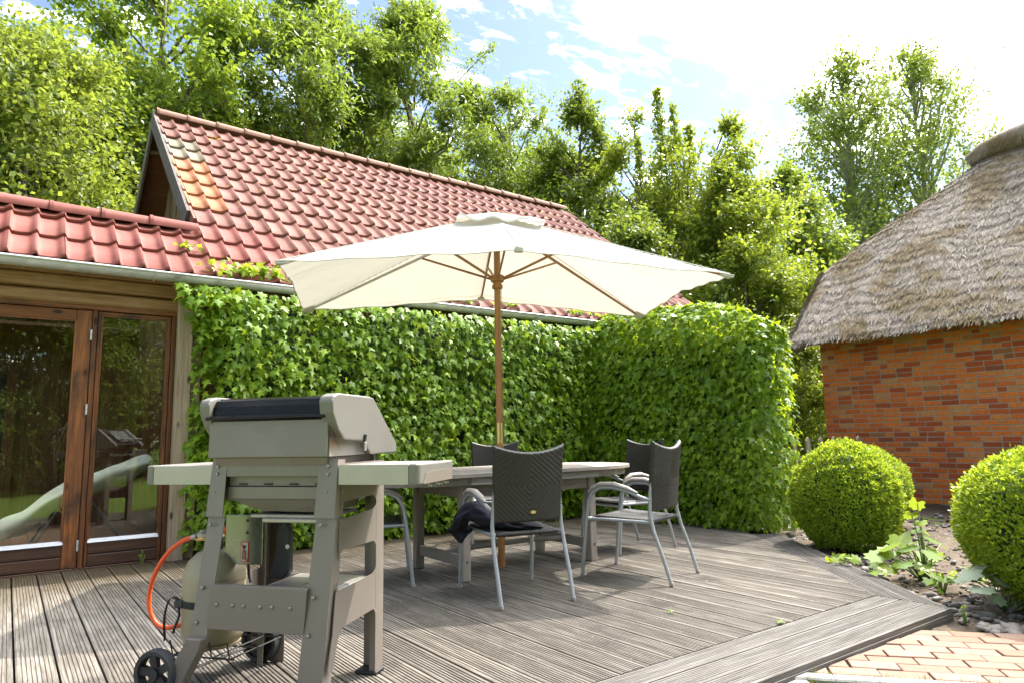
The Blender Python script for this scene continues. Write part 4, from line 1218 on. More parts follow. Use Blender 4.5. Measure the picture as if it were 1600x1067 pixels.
# ribs and struts
ends = [(sx, sy) for sx in (-1, 0, 1) for sy in (-1, 0, 1) if (sx, sy) != (0, 0) and not (sy == 0)]
def own_x(a, b, w, h, name, mat, parent, taper=1.0):
    a = Vector(a); b = Vector(b); d = b-a; L = d.length
    o = MB().bar((0, 0, 0), (L, 0, 0), w, h, (0, 0, 1), taper).build(name, mat, parent)
    x = d.normalized(); y = Vector((0, 0, 1)).cross(x).normalized(); zv_ = x.cross(y)
    m = Matrix((x, y, zv_)).transposed().to_4x4(); m.translation = a; o.matrix_basis = m
    return o
for (sx, sy) in ends:
    zE = float(can_z(np.array(.97*sx), np.array(.97*sy)))
    b = Vector((sx*PX*.97, sy*PY*.97, zE - .020)); dirh = Vector((b.x, b.y, 0)).normalized()
    a = Vector((dirh.x*.05, dirh.y*.05, ZT-.09))
    own_x(a, b, .017, .022, 'rib', M['canvas'] if (sx, sy) == (-1, 1) else M['polex'], par, .8)   # the far left rib runs in a cloth sleeve
    f_ = .36 if sx and sy else (.52 if sx == 0 else .40)
    mpt = a + (b-a)*f_ - Vector((0, 0, .012))
    s0 = Vector((dirh.x*.055, dirh.y*.055, 2.395))
    own_x(s0, mpt, .014, .018, 'strut', M['polex'], par)
    if not (sx and sy):
        pc = MB().box((b.x-.03, b.y-.02, b.z-.016), (b.x+.03, b.y+.02, b.z+.014)); pc.build('rib_pocket', M['canvas'], canopy)

# ------------------------------------------------------------------ gas barbecue (local: x right, y away, z up)
gr = empty('gas_barbecue', (1.13, 2.77, 0), R(-51.3), 'taupe gas barbecue with side shelves, seen from its back', 'barbecue')
Tm, Tl = M['taupe'], M['taupe_lt']
def sheet_poly(poly, th, plane, at, name, mat, bevel=.003, kindp=gr):
    return MB().prism(poly, at-th/2, at+th/2, plane).build(name, mat, kindp, bevel=bevel, seg=2)
# rear legs: flat front plates with a returned side
def rear_leg(xl0, xr0, xl1, xr1, z0, z1, side, name):
    mb = MB(); v0 = -.075*(1-z0/.97); v1 = 0.0; t = .004
    mb.hexa([(xl0, v0, z0), (xr0, v0, z0), (xr0, v0+t, z0), (xl0, v0+t, z0), (xl1, v1, z1), (xr1, v1, z1), (xr1, v1+t, z1), (xl1, v1+t, z1)])
    xs0, xs1 = (xr0, xr1) if side > 0 else (xl0, xl1); d = -.004*side
    p = sorted((xs0, xs0+d)), sorted((xs1, xs1+d))
    mb.hexa([(p[0][0], v0+t, z0), (p[0][1], v0+t, z0), (p[0][1], v0+.075, z0), (p[0][0], v0+.075, z0), (p[1][0], v1+t, z1), (p[1][1], v1+t, z1), (p[1][1], v1+.06, z1), (p[1][0], v1+.06, z1)])
    return mb.build(name, Tm, gr)
rear_leg(-.140, -.028, -.104, -.010, 0.0, .73, 1, 'rear_leg')
rear_leg(-.104, -.010, -.092, -.006, .733, .972, 1, 'rear_leg')
rear_leg(-.655, -.574, -.632, -.548, .245, .73, -1, 'rear_leg')
rear_leg(-.632, -.548, -.619, -.545, .733, .985, -1, 'rear_leg')
# bent foot of the wheel leg
MB().prism([(-.655, .245), (-.574, .245), (-.586, .20), (-.625, .13), (-.668, .05), (-.705, .045), (-.738, .085), (-.700, .16), (-.668, .21)], -.085, -.030, 'xz').build('wheel_bracket', Tm, gr, bevel=.006)
# right side: bands between the openings
def yx(v, z): return v - .0
XS = -.006
sp = MB()
for (poly) in ([(.03, .795), (.36, .80), (.36, .955), (.03, .955)], [(.02, .597), (.36, .592), (.36, .738), (.02, .722)], [(.0, .435), (.36, .449), (.36, .292), (-.02, .282)]):
    sp.prism(poly, XS-.004, XS, 'yz')
sp.build('side_panel', Tm, gr)
for (vv, zz, s1, s2) in ((.02, .795, 1, -1), (.355, .795, -1, -1), (.02, .597, 1, -1), (.355, .59, -1, -1)):
    pass
# rounded corners of the openings
def fillet(cx, cz, sx, sz, r_, name='side_gusset'):
    poly = [(cx, cz)] + [(cx + sx*r_*(1-math.sin(a)), cz + sz*r_*(1-math.cos(a))) for a in np.linspace(0, pi/2, 7)]
    MB().prism(poly, XS-.004, XS, 'yz').build(name, Tm, gr)
for (cx, cz, sx, sz) in ((.362, .797, -1, -1), (.362, .737, -1, 1), (.362, .593, -1, -1), (.362, .449, -1, 1), (.362, .292, -1, -1), (.022, .595, 1, -1), (.005, .437, 1, 1), (.03, .797, 1, -1)):
    fillet(cx, cz, sx, sz, .035)
MB().prism([(-.018, .283), (.06, .285), (.025, .25), (.005, .20), (-.012, .14), (-.055, .14)], XS-.004, XS, 'yz').build('side_gusset', Tm, gr)
# front legs: open channels
def front_leg(x, side):
    mb = MB()
    mb.box((min(x, x-.004*side), .362, .0), (max(x, x-.004*side), .440, .955))
    mb.box((min(x-.004*side, x-.095*side), .436, .0), (max(x-.004*side, x-.095*side), .440, .955))
    mb.box((min(x-.004*side, x-.030*side), .362, .0), (max(x-.004*side, x-.030*side), .366, .955))
    return mb.build('front_leg', Tm, gr)
front_leg(XS, 1); front_leg(-.619, -1)
MB().cbox((-.105, .355, 0), (.002, .446, .016), .004).build('foot_cap', M['black'], gr)
MB().cbox((-.148, -.085, 0), (-.022, -.010, .014), .004).build('foot_cap', M['black'], gr)
# left side bands
lp = MB()
for poly in ([(.03, .795), (.36, .80), (.36, .955), (.03, .955)], [(.0, .435), (.36, .449), (.36, .292), (-.02, .282)]):
    lp.prism(poly, -.622, -.618, 'yz')
lp.build('side_panel', Tm, gr)
# back lower panel with bolts
MB().prism([(-.582, .278), (-.121, .275), (-.108, .452), (-.566, .457)], -.052, -.046, 'xz').build('rear_panel', Tm, gr, bevel=.002)
MB().cbox((-.566, -.050, .448), (-.112, -.02, .457), .003).build('rear_panel_lip', Tm, gr)
bm_ = MB().lathe([(.0095, 0), (.0095, -.003), (.0078, -.0065), (.003, -.008)], 12, (0, 0, 0), 'y').mesh('bolt', M['bolt'], smooth=True)
def bolt(x, y, z, s=1.0, side=False):
    o = link('bolt', bm_, gr); o.location = (x, y, z); o.scale = (s, s, s)
    if side: o.rotation_euler = (0, 0, R(90))
for x in (-.532, -.455, -.402, -.322, -.268, -.182): bolt(x, -.052, .378 - .03*(x+.35)*0, .9)
for x, z in ((-.590, .945), (-.590, .915), (-.602, .70), (-.615, .44), (-.628, .30), (-.050, .945), (-.050, .912), (-.070, .705), (-.085, .42), (-.098, .275)):
    bolt(x, -.075*(1-z/.97) - .0005, z, .9)
for x, z in ((-.596, .84), (-.052, .84)): bolt(x, -.075*(1-z/.97), z, .55)
bolt(.0, .03, .84, .5, True)
# cross bar, fire box
MB().cbox((-.548, -.002, .902), (-.090, .022, .957), .003).build('cross_bar', Tm, gr)
MB().prism([(-.045, .985), (.40, .985), (.40, 1.06), (-.040, 1.145)], -.612, -.034, 'yz').build('cook_box', Tm, gr, bevel=.004)
MB().prism([(-.036, .986), (.42, .986), (.42, 1.10), (-.030, 1.138)], -.0315, -.026, 'yz').build('cook_box_side', M['scorch'], gr)
MB().prism([(-.02, .984), (.40, .984), (.39, .90), (.02, .90)], -.60, -.05, 'yz').build('cook_box_lower', Tm, gr, bevel=.004)
MB().prism([(-.552, .90), (-.088, .90), (-.088, .862), (-.552, .862)], .03, .38, 'xz').build('cook_box_lower', Tm, gr)
for k in range(4):
    x = -.50 + .125*k
    MB().box((x, .022, .866), (x+.04, .034, .872)).build('vent_slot', M['dark'], gr)
MB().prism([(-.555, .858), (-.085, .858), (-.085, .805), (-.555, .805)], .022, .38, 'xz').build('cook_box_lower', Tm, gr, bevel=.003)
MB().hexa([(-.40, .06, .752), (-.10, .06, .748), (-.10, .34, .748), (-.40, .34, .752), (-.552, .024, .804), (-.088, .024, .804), (-.088, .378, .804), (-.552, .378, .804)]).build('cook_box_base', Tm, gr)
# lid
prof = [(-.050, 1.150), (-.053, 1.162), (-.046, 1.168), (-.040, 1.205), (-.022, 1.232), (.005, 1.243), (.265, 1.243), (.32, 1.223), (.548, 1.03), (.552, 1.0), (.30, 1.0), (.0, 1.10)]
MB().prism(prof, -.598, -.048, 'yz').build('lid', M['black_enamel'], gr, bevel=.004, seg=2)
MB().cbox((-.622, -.062, 1.147), (-.036, -.040, 1.163), .004).build('lid_rear_lip', M['black_enamel'], gr)
cap = [(-.072, 1.215), (-.060, 1.236), (-.020, 1.249), (.268, 1.248), (.305, 1.242), (.332, 1.222), (.554, 1.035), (.564, 1.015), (.562, .992), (.550, .985), (.292, .985), (.278, .992), (.218, 1.040), (.20, 1.047), (.05, 1.055), (.03, 1.062), (-.020, 1.100), (-.034, 1.118), (-.064, 1.165)]
MB().prism(cap, -.060, .004, 'yz').build('lid_end_cap', Tl, gr, bevel=.012, seg=3)
MB().prism(cap, -.646, -.597, 'yz').build('lid_end_cap', Tl, gr, bevel=.012, seg=3)
MB().tube([(.006, .212, 1.045), (.010, .214, 1.075)], .008, 8).build('hinge_pin', M['black'], gr, smooth=True)
MB().tube([(.002, .225, 1.005), (.007, .215, 1.04)], .008, 8).build('hinge_pin', M['steel'], gr, smooth=True)
MB().tube([(-.56, .545, 1.085), (-.56, .60, 1.10), (-.11, .60, 1.10), (-.11, .545, 1.085)], .014, 10).build('lid_handle', M['steel'], gr, smooth=True)
MB().prism([(.358, 1.212), (.52, 1.072), (.522, 1.074), (.36, 1.2145)], -.50, -.16, 'yz').build('lid_front_plate', M['darksteel'], gr)
# control panel at the front
MB().prism([(.385, .90), (.44, .86), (.47, .88), (.43, .98), (.385, .98)], -.60, -.03, 'yz').build('control_panel', M['darksteel'], gr, bevel=.003)
for x in (-.48, -.315, -.15):
    MB().lathe([(.024, .455), (.022, .49), (.010, .495)], 14, (x, 0, .925), 'y').build('control_knob', M['black'], gr, smooth=40)
# side shelves
def shelf(x0, x1, sgn):
    z1, z0 = .950, .868
    mb = MB().cbox((x0, .0, z0), (x1, .005, z1), .001)
    mb.build('shelf_back_strip', M['steel'], gr)
    MB().cbox((x0, .005, z1-.012), (x1, .402, z1-.001), .003).build('shelf_top', M['steel'], gr)
    MB().cbox((x0, .397, z0), (x1, .404, z1-.002), .001).build('shelf_front_strip', M['darksteel'], gr)
    xa, xb = (x1, x1+.048) if sgn > 0 else (x0-.045, x0)
    MB().prism([(xa, 0 - .002), (xb-.012*sgn if sgn > 0 else xb, -.002), (xb, .012), (xb, .395), (xb-.012, .407), (xa, .407)] if sgn > 0 else [(xb, -.002), (xa+.012, -.002), (xa, .012), (xa, .395), (xa+.012, .407), (xb, .407)], z0-.001, z1+.002, 'xy').build('shelf_end_cap', Tl, gr, bevel=.007)
    if sgn > 0:
        for v in (.10, .19, .215, .275, .30):
            MB().box((xb-.008, v, z0-.012), (xb-.001, v+.010, z0+.008)).build('tool_hook', Tl, gr)
            MB().box((xb-.008, v+.004, z0-.014), (xb+.010, v+.010, z0-.008)).build('tool_hook', Tl, gr)
        MB().prism([(.035, z0+.001), (.065, z0+.045), (.35, z0+.052), (.38, z0+.001)], xb+.0005, xb+.003, 'yz').build('cap_recess', Tm, gr)
shelf(-.003, .312, 1)
shelf(-.932, -.620, -1)
# grease tray and runner
MB().cbox((-.46, .05, .722), (-.10, .36, .738), .004).build('drip_tray', M['steel'], gr)
MB().cbox((-.385, .03, .705), (-.105, .055, .724), .004).build('tray_handle', M['steel'], gr)
# bottom shelf with two lidded trays
MB().cbox((-.40, .02, .402), (-.012, .36, .415), .003).build('bottom_shelf', M['black'], gr)
for (x0, x1) in ((-.385, -.21), (-.20, -.03)):
    MB().cbox((x0, .05, .415), (x1, .345, .436), .008).build('tray', M['taupe_lt'], gr)
    MB().cbox((x0+.015, .065, .436), (x1-.015, .33, .439), .003).build('tray_lid', M['steel'], gr)
# gas bottle screen with warning label
MB().prism([(.17, .50), (.185, .498), (.185, .72), (.17, .72)], -.672, -.475, 'yz').build('bottle_screen', M['darksteel'], gr, bevel=.003)
lbx, lbz = -.5655, .556
MB().box((lbx-.021, .1675, lbz-.045), (lbx+.021, .1695, lbz+.045)).build('warning_label', M['decal_red'], gr)
MB().box((lbx-.017, .1658, lbz-.041), (lbx+.017, .1672, lbz+.041)).build('warning_label', M['decal_white'], gr)
MB().lathe([(.0085, -.0008), (.0085, .0)], 12, (lbx, .1657, lbz+.022), 'y').build('label_flame', M['black'], gr)
MB().cbox((lbx-.010, .1645, lbz-.034), (lbx+.010, .1657, lbz+.008), .003).build('label_bottle', M['armgrey'], gr)
MB().bar((lbx-.016, .1640, lbz+.040), (lbx+.016, .1640, lbz-.040), .004, .001, (0, 1, 0)).build('label_slash', M['decal_red'], gr)
for z in (.64, .695): MB().lathe([(.007, -.001), (.007, .001)], 10, (lbx+.01, .169, z), 'y').build('screen_hole', M['black'], gr)
# black hanger / scale behind
MB().prism([(-.44, .66), (-.405, .69), (-.375, .66), (-.368, .46), (-.40, .43), (-.50, .425), (-.47, .45), (-.445, .52)], .22, .26, 'xz').build('bottle_hanger', M['black'], gr, bevel=.008)
MB().lathe([(.010, -.001), (.010, .002)], 12, (-.378, .218, .575), 'y').build('hanger_dial', M['decal_white'], gr)
MB().tube([(-.56, .19, .50), (-.56, .20, .44), (-.55, .20, .415)], .006, 6).build('bottle_hook', M['black'], gr)
# wheels
def wheel(x, y, z, rad, side=1):
    w = MB().lathe([(rad*.80, -.020), (rad*.95, -.024), (rad, -.016), (rad, .016), (rad*.95, .024), (rad*.80, .020), (rad*.76, .012), (rad*.76, -.012)], 36, (0, 0, 0), 'y')
    prf = w
    o = empty('wheel', (x, y, z), parent=gr)
    t = MB(); n = 40
    P = [(rad*.78, -.022), (rad*.94, -.025), (rad, -.015), (rad, .015), (rad*.94, .025), (rad*.78, .022)]
    vs = []
    for (r_, h) in P:
        for k in range(n):
            a = 2*pi*k/n; q = r_*(1 - (.012 if (k % 2 and r_ > rad*.97) else 0)); vs.append((q*math.cos(a), h, q*math.sin(a)))
    m_ = len(P)
    t.add(vs, [(i*n+k, i*n+(k+1) % n, ((i+1) % m_)*n+(k+1) % n, ((i+1) % m_)*n+k) for i in range(m_) for k in range(n)])
    t.build('tyre', M['tyre'], o, smooth=30)
    for k in range(5):
        a = 2*pi*k/5 + .5
        d = Vector((math.cos(a), 0, math.sin(a)))
        MB().bar(d*rad*.16, d*rad*.80, rad*.30, .020, (0, 1, 0), 1.25).build('spoke', M['black'], o)
    MB().lathe([(rad*.24, -.022), (rad*.24, .018), (rad*.10, .024)], 16, (0, 0, 0), 'y').build('hub', M['black'], o, smooth=40)
    MB().lathe([(rad*.78, -.004), (rad*.78, .010)], 30, (0, 0.004, 0), 'y').build('wheel_disc', M['black'], o) if side < 0 else None
wheel(-.790, -.085, .098, .098)
wheel(-.640, .420, .098, .098, -1)
MB().tube([(-.715, -.06, .085), (-.64, .40, .092)], .006, 8).build('axle', M['bolt'], gr, smooth=True)
MB().prism([(-.655, .29), (-.574, .29), (-.586, .20), (-.60, .10), (-.66, .08), (-.67, .15)], .375, .40, 'xz').build('wheel_bracket', Tm, gr, bevel=.005)
# wire cradle under the bottle
cr_ = MB()
for x in (-.82, -.72, -.62, -.53):
    cr_.tube([(x, .02, .20), (x+.01, .03, .135), (x+.03, .37, .135), (x+.03, .38, .20)], .004, 5)
for y in (.03, .2, .37):
    cr_.tube([(-.84, y, .135), (-.50, y, .135)], .004, 5)
cr_.build('wire_cradle', M['black'], gr)

# ------------------------------------------------------------------ gas bottle with strap and orange hose (placed in the barbecue's frame)
gb = empty('gas_bottle', (0, 0, 0), 0, 'cream gas bottle on the barbecue cradle with black strap and orange hose', 'gas bottle')
gmat = gr.matrix_basis.copy()
gb.location = gr.location; gb.rotation_euler = gr.rotation_euler
bx, by = -.742, .20
MB().lathe([(.108, .150), (.124, .165), (.136, .195), (.138, .40), (.137, .455), (.120, .51), (.080, .548), (.045, .560)], 32, (bx, by, 0)).build('body', M['gas'], gb, smooth=35)
MB().lathe([(.1395, .424), (.1405, .430), (.1395, .436)], 32, (bx, by, 0)).build('weld_seam', M['gas'], gb, smooth=True)
MB().lathe([(.120, .139), (.124, .152)], 24, (bx, by, 0)).build('foot_ring', M['gas'], gb)
MB().lathe([(.030, .558), (.034, .57), (.030, .60), (.018, .605)], 14, (bx, by, 0)).build('collar', M['black'], gb, smooth=40)
rg_ = MB(); rg_.tube([(bx-.10, by-.01, .605), (bx-.02, by-.01, .618), (bx+.06, by-.01, .625)], [.012, .017, .015], 10)
rg_.build('regulator', M['brass'], gb, smooth=True)
MB().lathe([(.016, .60), (.042, .608), (.044, .622), (.030, .634), (.010, .638)], 18, (bx-.045, by-.015, .012)).build('regulator_cap', M['steel'], gb, smooth=40)
MB().tube([(bx+.05, by-.01, .64), (bx+.06, by-.01, .66)], .014, 10).build('valve_knob', M['orange'], gb, smooth=True)
hp = [(-.845, .180, .617), (-.90, .178, .600), (-.965, .172, .558), (-1.02, .165, .49), (-1.058, .158, .40), (-1.060, .152, .31), (-1.030, .150, .245), (-.985, .152, .212), (-.93, .156, .212), (-.86, .165, .232), (-.80, .16, .262), (-.72, .10, .29)]
def smooth_path(P, k=4):
    P = [Vector(p) for p in P]; o = []
    for i in range(len(P)-1):
        p0, p1, p2, p3 = P[max(0, i-1)], P[i], P[i+1], P[min(len(P)-1, i+2)]
        for j in range(k):
            t = j/k
            o.append(.5*((2*p1) + (p2-p0)*t + (2*p0-5*p1+4*p2-p3)*t*t + (3*p1-p0-3*p2+p3)*t**3))
    return o + [P[-1]]
MB().tube(smooth_path(hp), .0105, 10).build('hose', M['orange'], gb, smooth='all')
MB().tube([(-.835, .181, .619), (-.862, .180, .612)], .013, 10).build('hose_ferrule', M['steel'], gb, smooth=True)
st = []
for k in range(25):
    a = R(150) + R(180)*k/24
mbs = MB()
def ribbon(path, w, th_, wd):
    P = [Vector(p) for p in path]; wd = Vector(wd)
    vs = []
    for p in P: vs += [(p - wd*w/2)[:], (p + wd*w/2)[:]]
    n = len(P); return MB().add(vs, [(2*i, 2*i+1, 2*i+3, 2*i+2) for i in range(n-1)])
rb = []
for k in range(17):
    a = R(170 + 190*k/16); rb.append((bx + .1415*math.cos(a), by + .1415*math.sin(a), .335))
r1 = ribbon(rb, .030, 0, (0, 0, 1)).build('strap', M['webbing'], gb); sol = r1.modifiers.new('s', 'SOLIDIFY'); sol.thickness = .003
r2 = ribbon(smooth_path([(bx-.09, by-.105, .338), (bx-.12, by-.11, .362), (bx-.155, by-.105, .352), (bx-.180, by-.10, .30), (bx-.184, by-.10, .24), (bx-.176, by-.10, .17)]), .032, 0, (.45, -.89, 0)).build('strap_end', M['webbing'], gb); sol = r2.modifiers.new('s', 'SOLIDIFY'); sol.thickness = .003
MB().cbox((bx-.115, by-.128, .318), (bx-.065, by-.098, .352), .006).build('buckle', M['black'], gb)
MB().tube(smooth_path([(bx-.09, by-.125, .33), (bx-.075, by-.135, .29), (bx-.095, by-.135, .24), (bx-.102, by-.135, .215)]), .006, 6).build('buckle_tail', M['black'], gb)
# ------------------------------------------------------------------ leaves
IVY = np.array([(0, -.02, 0), (-.26, -.13, -.03), (-.20, .12, .01), (-.56, .30, -.09), (-.22, .42, .01), (0, .98, -.10), (.22, .42, .01), (.56, .30, -.09), (.20, .12, .01), (.26, -.13, -.03), (0, .22, .05)])
IVYF = np.array([(10, i, (i+1) % 10) for i in range(10)])[:, ::-1]
LEAF = np.array([(0, 0, 0), (-.30, .42, .07), (0, 1, -.05), (.30, .42, .07)]); LEAFF = np.array([(0, 2, 1), (0, 3, 2)])
NARROW = np.array([(0, 0, 0), (-.17, .45, .05), (0, 1, -.08), (.17, .45, .05)])
ROUND = np.array([(0, 0, 0), (-.36, .25, .04), (-.34, .62, .03), (0, 1, -.04), (.34, .62, .03), (.36, .25, .04)]); ROUNDF = np.array([(0, 3, 2, 1), (0, 5, 4, 3)])
ivy_me = np_mesh('ivy_leaf', IVY, [IVYF], M['ivy'])

def build_ivy(name, label, P, N, rg, core=None, nsingle=300, smin=.046, smax=.106):
    t_ = empty(name, label=label, cat='ivy')
    n = len(P)
    down = np.array([0, 0, -1.0])
    tip = down*rg.uniform(.6, 1.0, (n, 1)) + N*rg.uniform(.15, .65, (n, 1)) + rg.normal(size=(n, 3))*.33
    nr = N*.9 + np.array([0, 0, .55]) + rg.normal(size=(n, 3))*.34
    Rm = frames(tip, nr); S = (smin + (smax-smin)*rg.random(n)**1.3)*np.where(rg.random(n) < .22, .62, 1)*np.where(rg.random(n) < .05, 1.25, 1)
    big = np.argsort(np.linalg.norm(P - np.array([0, 0, CAM_H]), axis=1) - S*16*0)
    # the nearest leaves are objects of their own, the rest is one part
    d = np.linalg.norm(P - np.array([0, 0, CAM_H]), axis=1)
    score = S/d; score = np.where(P[:, 2] < .25, 0, score)
    order = np.argsort(-score)
    sel = order[:nsingle]; rest = order[nsingle:]
    for i in sel:
        o = link('leaf', ivy_me, t_)
        m = Matrix(Rm[i].T.tolist()).to_4x4(); m.translation = P[i]
        o.matrix_basis = m @ Matrix.Diagonal((S[i], S[i], S[i], 1))
    V, F = scatter(IVY, IVYF, P[rest], Rm[rest], S[rest])
    link('foliage', np_mesh('foliage', V, [F], M['ivy']), t_, kind='stuff')
    return t_

rg = np.random.default_rng(101)
# wall ivy: front face, thick cushion with an uneven surface, left edge ragged
n = 15500
x = rg.uniform(1.30, 6.6, n); z = rg.uniform(.02, 2.46, n)
edge = 1.47 + .06*np.sin(z*5) - .22*np.clip((z-2.05)/.4, 0, 1) + .05*np.sin(z*17)
keep = x > edge + rg.exponential(.03, n)*-1
x, z = x[keep], z[keep]; n = len(x)
q = np.stack([x, z*0, z], 1)
bul = .085*np_noise(q, 51, 3, 2.4)
depth = .27*np.clip((x-1.38)/.25, .25, 1)*np.clip(.62 + z*.6, .5, 1)
y = 7.05 - depth*1.40 - bul - rg.normal(size=n)*.050 + np.where(z > 2.4, .02, 0)
top = np.clip((z-2.30)/.2, 0, 1); y = np.where(z > 2.30, np.minimum(y, 6.66 + .03*rg.normal(size=n)) , y)
P = np.stack([x, y, z], 1)
e = .02
bx1 = .085*(np_noise(q + [e, 0, 0], 51, 3, 2.4) - np_noise(q - [e, 0, 0], 51, 3, 2.4))/(2*e); bz1 = .085*(np_noise(q + [0, 0, e], 51, 3, 2.4) - np_noise(q - [0, 0, e], 51, 3, 2.4))/(2*e)
N = unit(np.stack([-bx1*.8 - np.clip((1.7-x)/.3, 0, 1)*.9, -np.ones(n), -bz1*.8], 1))
m_ = 420; xe = rg.uniform(1.16, 1.75, m_); ze = rg.uniform(2.0, 2.50, m_); ok = (ze - 2.0) > (1.45-xe)*1.3 ; xe, ze = xe[ok], ze[ok]
P = np.concatenate([P, np.stack([xe, 6.74 + .05*rg.normal(size=len(xe)), ze], 1)]); N = np.concatenate([N, np.tile([-.3, -1.0, .2], (len(xe), 1))])
m_ = 460; xe = rg.uniform(1.33, 1.62, m_); ze = rg.uniform(.1, 2.1, m_)
P = np.concatenate([P, np.stack([xe, 6.82 + .06*rg.normal(size=m_), ze], 1)]); N = np.concatenate([N, np.tile([-.9, -.8, .1], (m_, 1))])
wi = build_ivy('wall_ivy', 'bright green ivy covering the house wall beneath the gutter', P, N, rg)
# woody stems against the wall
mb = MB()
for k in range(16):
    x_ = 1.6 + k*.30 + rnd.uniform(-.1, .1); pts = []
    for j in range(9):
        pts.append((x_ + rnd.uniform(-.06, .06), 7.03 + rnd.uniform(-.02, .0), .0 + j*.29))
    mb.tube(pts, [.014 - .001*j for j in range(9)], 5)
mb.build('stems', M['woody'], wi)
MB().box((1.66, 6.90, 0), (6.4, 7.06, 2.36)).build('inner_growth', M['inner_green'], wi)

# ivy on the screen fence at the right end of the deck
def hedge_frame(t):     # axis from the wall to the near end
    return np.array([6.66, 7.0])*(1-t) + np.array([6.98, 4.42])*t
ax0 = np.array([6.55, 7.0]); ax1 = np.array([6.80, 4.50]); axd = (ax1-ax0)/np.linalg.norm(ax1-ax0); axn = np.array([axd[1], -axd[0]])
if axn[0] > 0: axn = -axn       # towards the deck (left)
HL = np.linalg.norm(ax1-ax0); HW = .30; HT = 2.62
rg = np.random.default_rng(202)
n = 17500
s = rg.uniform(0, 1, n)
# perimeter parameter: face (left), rounded top, right face; plus near end
u_ = rg.uniform(0, HL+HW, n); r_ = rg.random(n)
a = np.where(r_ < .56, 0, np.where(r_ < .82, 1, 2))    # left face, top arc, right face
zc = HT - .38 - .16*np.clip((u_/HL-.6)/.4, 0, 1)**2 + .07*np.sin(u_*2.2)
ang = rg.uniform(0, pi, n)
hw = HW*np.sqrt(np.clip(1 - np.clip((u_-HL+.15)/(HW+.15), 0, 1)**2, .03, 1))
lz = rg.uniform(0.02, 1, n)
nx = np.where(a == 0, 1.0, np.where(a == 1, np.cos(ang), -1.0)); nz = np.where(a == 1, np.sin(ang), 0.0)
zz = np.where(a == 1, zc + np.sin(ang)*.38, lz*zc)
zz = zz - .42*np.clip((u_-HL+.25)/(HW+.25), 0, 1)**2*(zz/HT)
bulge = 1 + .10*np.sin(zz*1.6)
q = np.stack([u_, nx, zz], 1)
bl = .07*np_noise(q, 61, 3, 2.6)
wn = hw*bulge*nx + (bl + rg.normal(size=n)*.048)*nx
zz = zz + bl*nz
xy = ax0[None] + axd[None]*u_[:, None] + axn[None]*wn[:, None]
endn = np.clip((u_-HL+.1)/(HW+.1), 0, 1)
N3 = np.concatenate([axn[None]*(nx*(1-endn*.75))[:, None] + axd[None]*endn[:, None], nz[:, None]], 1)
P = np.concatenate([xy, np.maximum(zz, .02)[:, None]], 1)
hi = build_ivy('ivy_hedge', 'tall rounded ivy screen closing the right end of the deck', P, unit(N3), rg)
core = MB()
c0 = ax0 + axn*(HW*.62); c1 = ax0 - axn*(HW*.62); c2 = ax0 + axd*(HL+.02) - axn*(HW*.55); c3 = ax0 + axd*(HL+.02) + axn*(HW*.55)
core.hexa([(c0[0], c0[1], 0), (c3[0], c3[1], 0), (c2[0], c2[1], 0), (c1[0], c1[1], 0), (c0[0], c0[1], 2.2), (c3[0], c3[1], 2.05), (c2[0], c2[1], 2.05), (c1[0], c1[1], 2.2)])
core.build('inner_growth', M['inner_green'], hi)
# ivy sprigs on the roof and gutter
def sprig(label, c, ext, n, seed, s=(.05, .09)):
    rg = np.random.default_rng(seed)
    a = rg.normal(size=(n, 3))*np.array(ext)*.5; P = np.array(c) + a; P[:, 2] = np.maximum(P[:, 2], ZE + SL*(P[:, 1]-YE) + .05) if True else P[:, 2]
    t_ = empty('ivy_sprig', label=label, cat='ivy', group='ivy sprigs on the roof edge')
    Rm = frames(rg.normal(size=(n, 3)) + np.array([0, -.6, -.3]), np.array([0, -.4, 1.0]) + rg.normal(size=(n, 3))*.5)
    V, F = scatter(IVY, IVYF, P, Rm, rg.uniform(s[0], s[1], n)); link('leaves', np_mesh('leaves', V, [F], M['ivy']), t_, kind='stuff')
    mb = MB(); mb.tube([(c[0]-ext[0]*.6, c[1]-.08, c[2]-.12), (c[0], c[1], c[2]), (c[0]+ext[0]*.6, c[1]+.03, c[2]+.01)], .005, 5); mb.build('stem', M['woody'], t_)
sprig('small tuft of ivy growing between the tiles below the low ridge end', (1.32, 7.16, 2.96), (.10, .06, .04), 22, 1, (.04, .07))
sprig('long ivy trail over the gutter left of the parasol', (1.90, 6.82, 2.70), (.44, .10, .08), 190, 2)
sprig('ivy trail on the gutter just left of the parasol pole', (4.30, 6.85, 2.69), (.26, .08, .05), 55, 3)
sprig('ivy trail on the gutter just right of the parasol pole', (4.98, 6.85, 2.69), (.13, .07, .04), 26, 4)
sprig('ivy trail on the gutter beside the ivy screen', (6.2, 6.86, 2.69), (.28, .08, .04), 50, 5)

